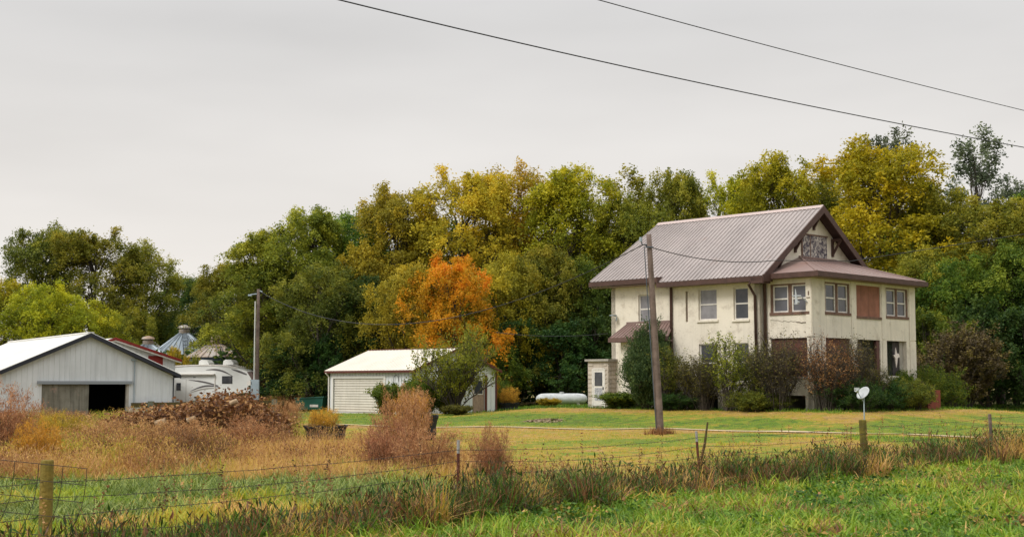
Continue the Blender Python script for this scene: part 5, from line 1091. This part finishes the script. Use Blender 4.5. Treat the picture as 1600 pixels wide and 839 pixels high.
tag(meshobj('rusty_weed_field', V, F, grassm, tint=T), 'rusty brown weeds filling the ground in front of the barn', kind='stuff')
build_blades('weed_stems', x, y, hh * 1.05, np.full(n, .02), .2 + .5 * rng.random(n), np.clip(base - .03, 0, 1), grassm, 'dry stems of the rusty weed field', rng, 9, .12)
# 5 tan grass patch
n = 5200; x = rng.uniform(-10, -1, n); y = rng.uniform(31, 48, n); r_ = rough(x, y); keep = (r_ < .3) & (sdist(x, y) > 3) & (x > -.21 * y) & (vnoise(x, y, 1.5, 41) > .28) & ~((x < -5.2) & (y > 43)); x, y = x[keep], y[keep]
build_blades('tan_grass', x, y, .35 + .45 * vnoise(x, y, 1.2, 42), np.full(len(x), .018), .25 + .5 * rng.random(len(x)), rng.uniform(.54, .72, len(x)), grassm, 'tan dry grass patch left of the tall weed clump', rng, 8, .1)
# 6 lawn
def lawn_tint(x, y):
    n1 = vnoise(x, y, 3.0, 51); n2 = vnoise(x * .3, y, 1.4, 52); n3 = vnoise(x * .5, y, .5, 53); dx = x - HO[0]; dy = y - HO[1]
    lx = dx * math.cos(HA) + dy * math.sin(HA); ly = -dx * math.sin(HA) + dy * math.cos(HA)
    dh = np.maximum(-2.4 - lx, -2.8 - ly); dt = y - track_y(x)
    sg = lambda q, w_: 1 / (1 + np.exp(-np.clip(q / w_, -30, 30)))
    far = .27 + .09 * n2 + .05 * n3; k = sg(dh + .4, .25) * sg(1.0 + 2.0 * n1 - dh, .35); k = k * (.55 + .45 * n3); far = far * (1 - k) + .68 * k
    k = np.maximum(sg(n2 - .80, .04), sg(1.3 - dt, .3) * (.4 + .6 * n3)); far = far * (1 - .8 * k) + .52 * .8 * k
    nr = .43 + .16 * n3 + .07 * n2; k = sg(n1 * .6 + n2 * .5 - .62, .06); nr = nr * (1 - k) + (.33 + .1 * n3) * k
    k = sg(dt + 2.2 + 2 * n2, .5); nr = nr * (1 - k) + (.74 - .2 * n3) * k; k = sg(x - 6, .8) * sg(dt + 5, .5) * sg(-2 - dt, .5) * sg(n1 - .35, .08); nr = nr * (1 - k) + .25 * k
    return np.where(dt > 0, far, nr)
gx_, gy_ = np.arange(-13, 46, .28), np.arange(24, 93, .28); X, Y = np.meshgrid(gx_, gy_); nx = len(gx_); i_ = (np.arange(len(gy_) - 1)[:, None] * nx + np.arange(nx - 1)).ravel()
cx, cy = X.ravel()[i_] + .14, Y.ravel()[i_] + .14; ok = (sdist(cx, cy) > .2) & ((rough(cx, cy) > 0) | (cy > 62)) & ((cx > -12) | (cy < 10)) & ~((cx < -6) & (cy > 86)); i_ = i_[ok]
tag(meshobj('lawn', np.stack([X, Y, gz(X, Y) + .012], -1).reshape(-1, 3), np.stack([i_, i_ + 1, i_ + nx + 1, i_ + nx], 1), mat('lawn_turf', (.1, .1, .1), .95, rampattr=[(p, tuple(q * .5 for q in c)) for p, c in GR], bump=.8, bscale=12, c2=None, stain=(.10, .075, .02), sthr=(.52, .68), sscale=2.5), tint=lawn_tint(cx[ok], cy[ok]) - .03 + rng.normal(size=ok.sum()) * .055, smooth=True), 'mown lawn with green and straw coloured ground', kind='structure')
n = 172000; x, y = scatter(n, 24, 92, rng, pad=.06); r_ = rough(x, y); s = sdist(x, y)
dxh = x - HO[0]; dyh = y - HO[1]; lx = dxh * math.cos(HA) + dyh * math.sin(HA); ly = -dxh * math.sin(HA) + dyh * math.cos(HA)
inh = (lx > -.4) & (lx < 9.9) & (ly > 0) & (ly < 14.2); tk = np.abs(y - track_y(x)) < .38
gxx = x + 5.83; gyy = y - 80; ga = gxx * math.cos(HA) + gyy * math.sin(HA); gb = -gxx * math.sin(HA) + gyy * math.cos(HA); ing = (ga > -.1) & (ga < 6.9) & (gb > -.1) & (gb < 8.4)
bx = x + 20.6; by = y - 82; ba = bx * math.cos(BAa) + by * math.sin(BAa); bb = -bx * math.sin(BAa) + by * math.cos(BAa); inb = (ba < .3) & (ba > -10.6) & (bb > -.2)
keep = (((r_ > -.4) & (s > .3)) | (y > 62)) & ~inh & ~tk & ~ing & ~inb & (rng.random(n) < np.clip(.35 + 14 / y, 0, 1)); x, y, lx, ly, s = x[keep], y[keep], lx[keep], ly[keep], s[keep]
t = lawn_tint(x, y) - .02 + rng.normal(size=len(x)) * .065; n1 = vnoise(x, y, 2.8, 51)
nearh = ((lx > -2.4) & (ly > -2.8)) & (rng.random(len(x)) < .8); t = np.where(nearh, .12 + .16 * n1, t)
hgt = .055 * rng.uniform(.4, 2.0, len(x)) + .08 * ((n1 > .8) & (s < 9)) + .14 * nearh * (y > 58) + .12 * np.clip(1.5 - s, 0, 1)
build_blades('lawn_grass', x, y, hgt, np.full(len(x), .02) * (1 + y / 90), .3 + .7 * rng.random(len(x)), t, grassm, 'short mown grass blades with green and straw coloured patches', rng, 3, .08, segs=1)
# dead grass tuft at the leaning pole foot
xx = PX + rng.normal(size=160) * .22; yy = PY - .1 + rng.normal(size=160) * .2
o = build_blades('pole_foot_weeds', xx, yy, np.full(160, .3) * rng.uniform(.5, 1.6, 160), np.full(160, .02), rng.random(160) * .7, rng.uniform(.75, .95, 160), grassm, None, rng, 5, .05); tag(o, 'brown weeds round the foot of the leaning pole')
# background rough strip behind the rail and below the wood
n = 9000; px = rng.uniform(380, 530, n); y = rng.uniform(98, 104, n); x = (px - 800) / 2100 * y
build_blades('dry_field_edge', x, y, .5 + .7 * rng.random(n), np.full(n, .06), .5 * rng.random(n), rng.uniform(.6, .95, n), grassm, 'dry brown growth below the wood between camper and garage', rng, 3, .15)
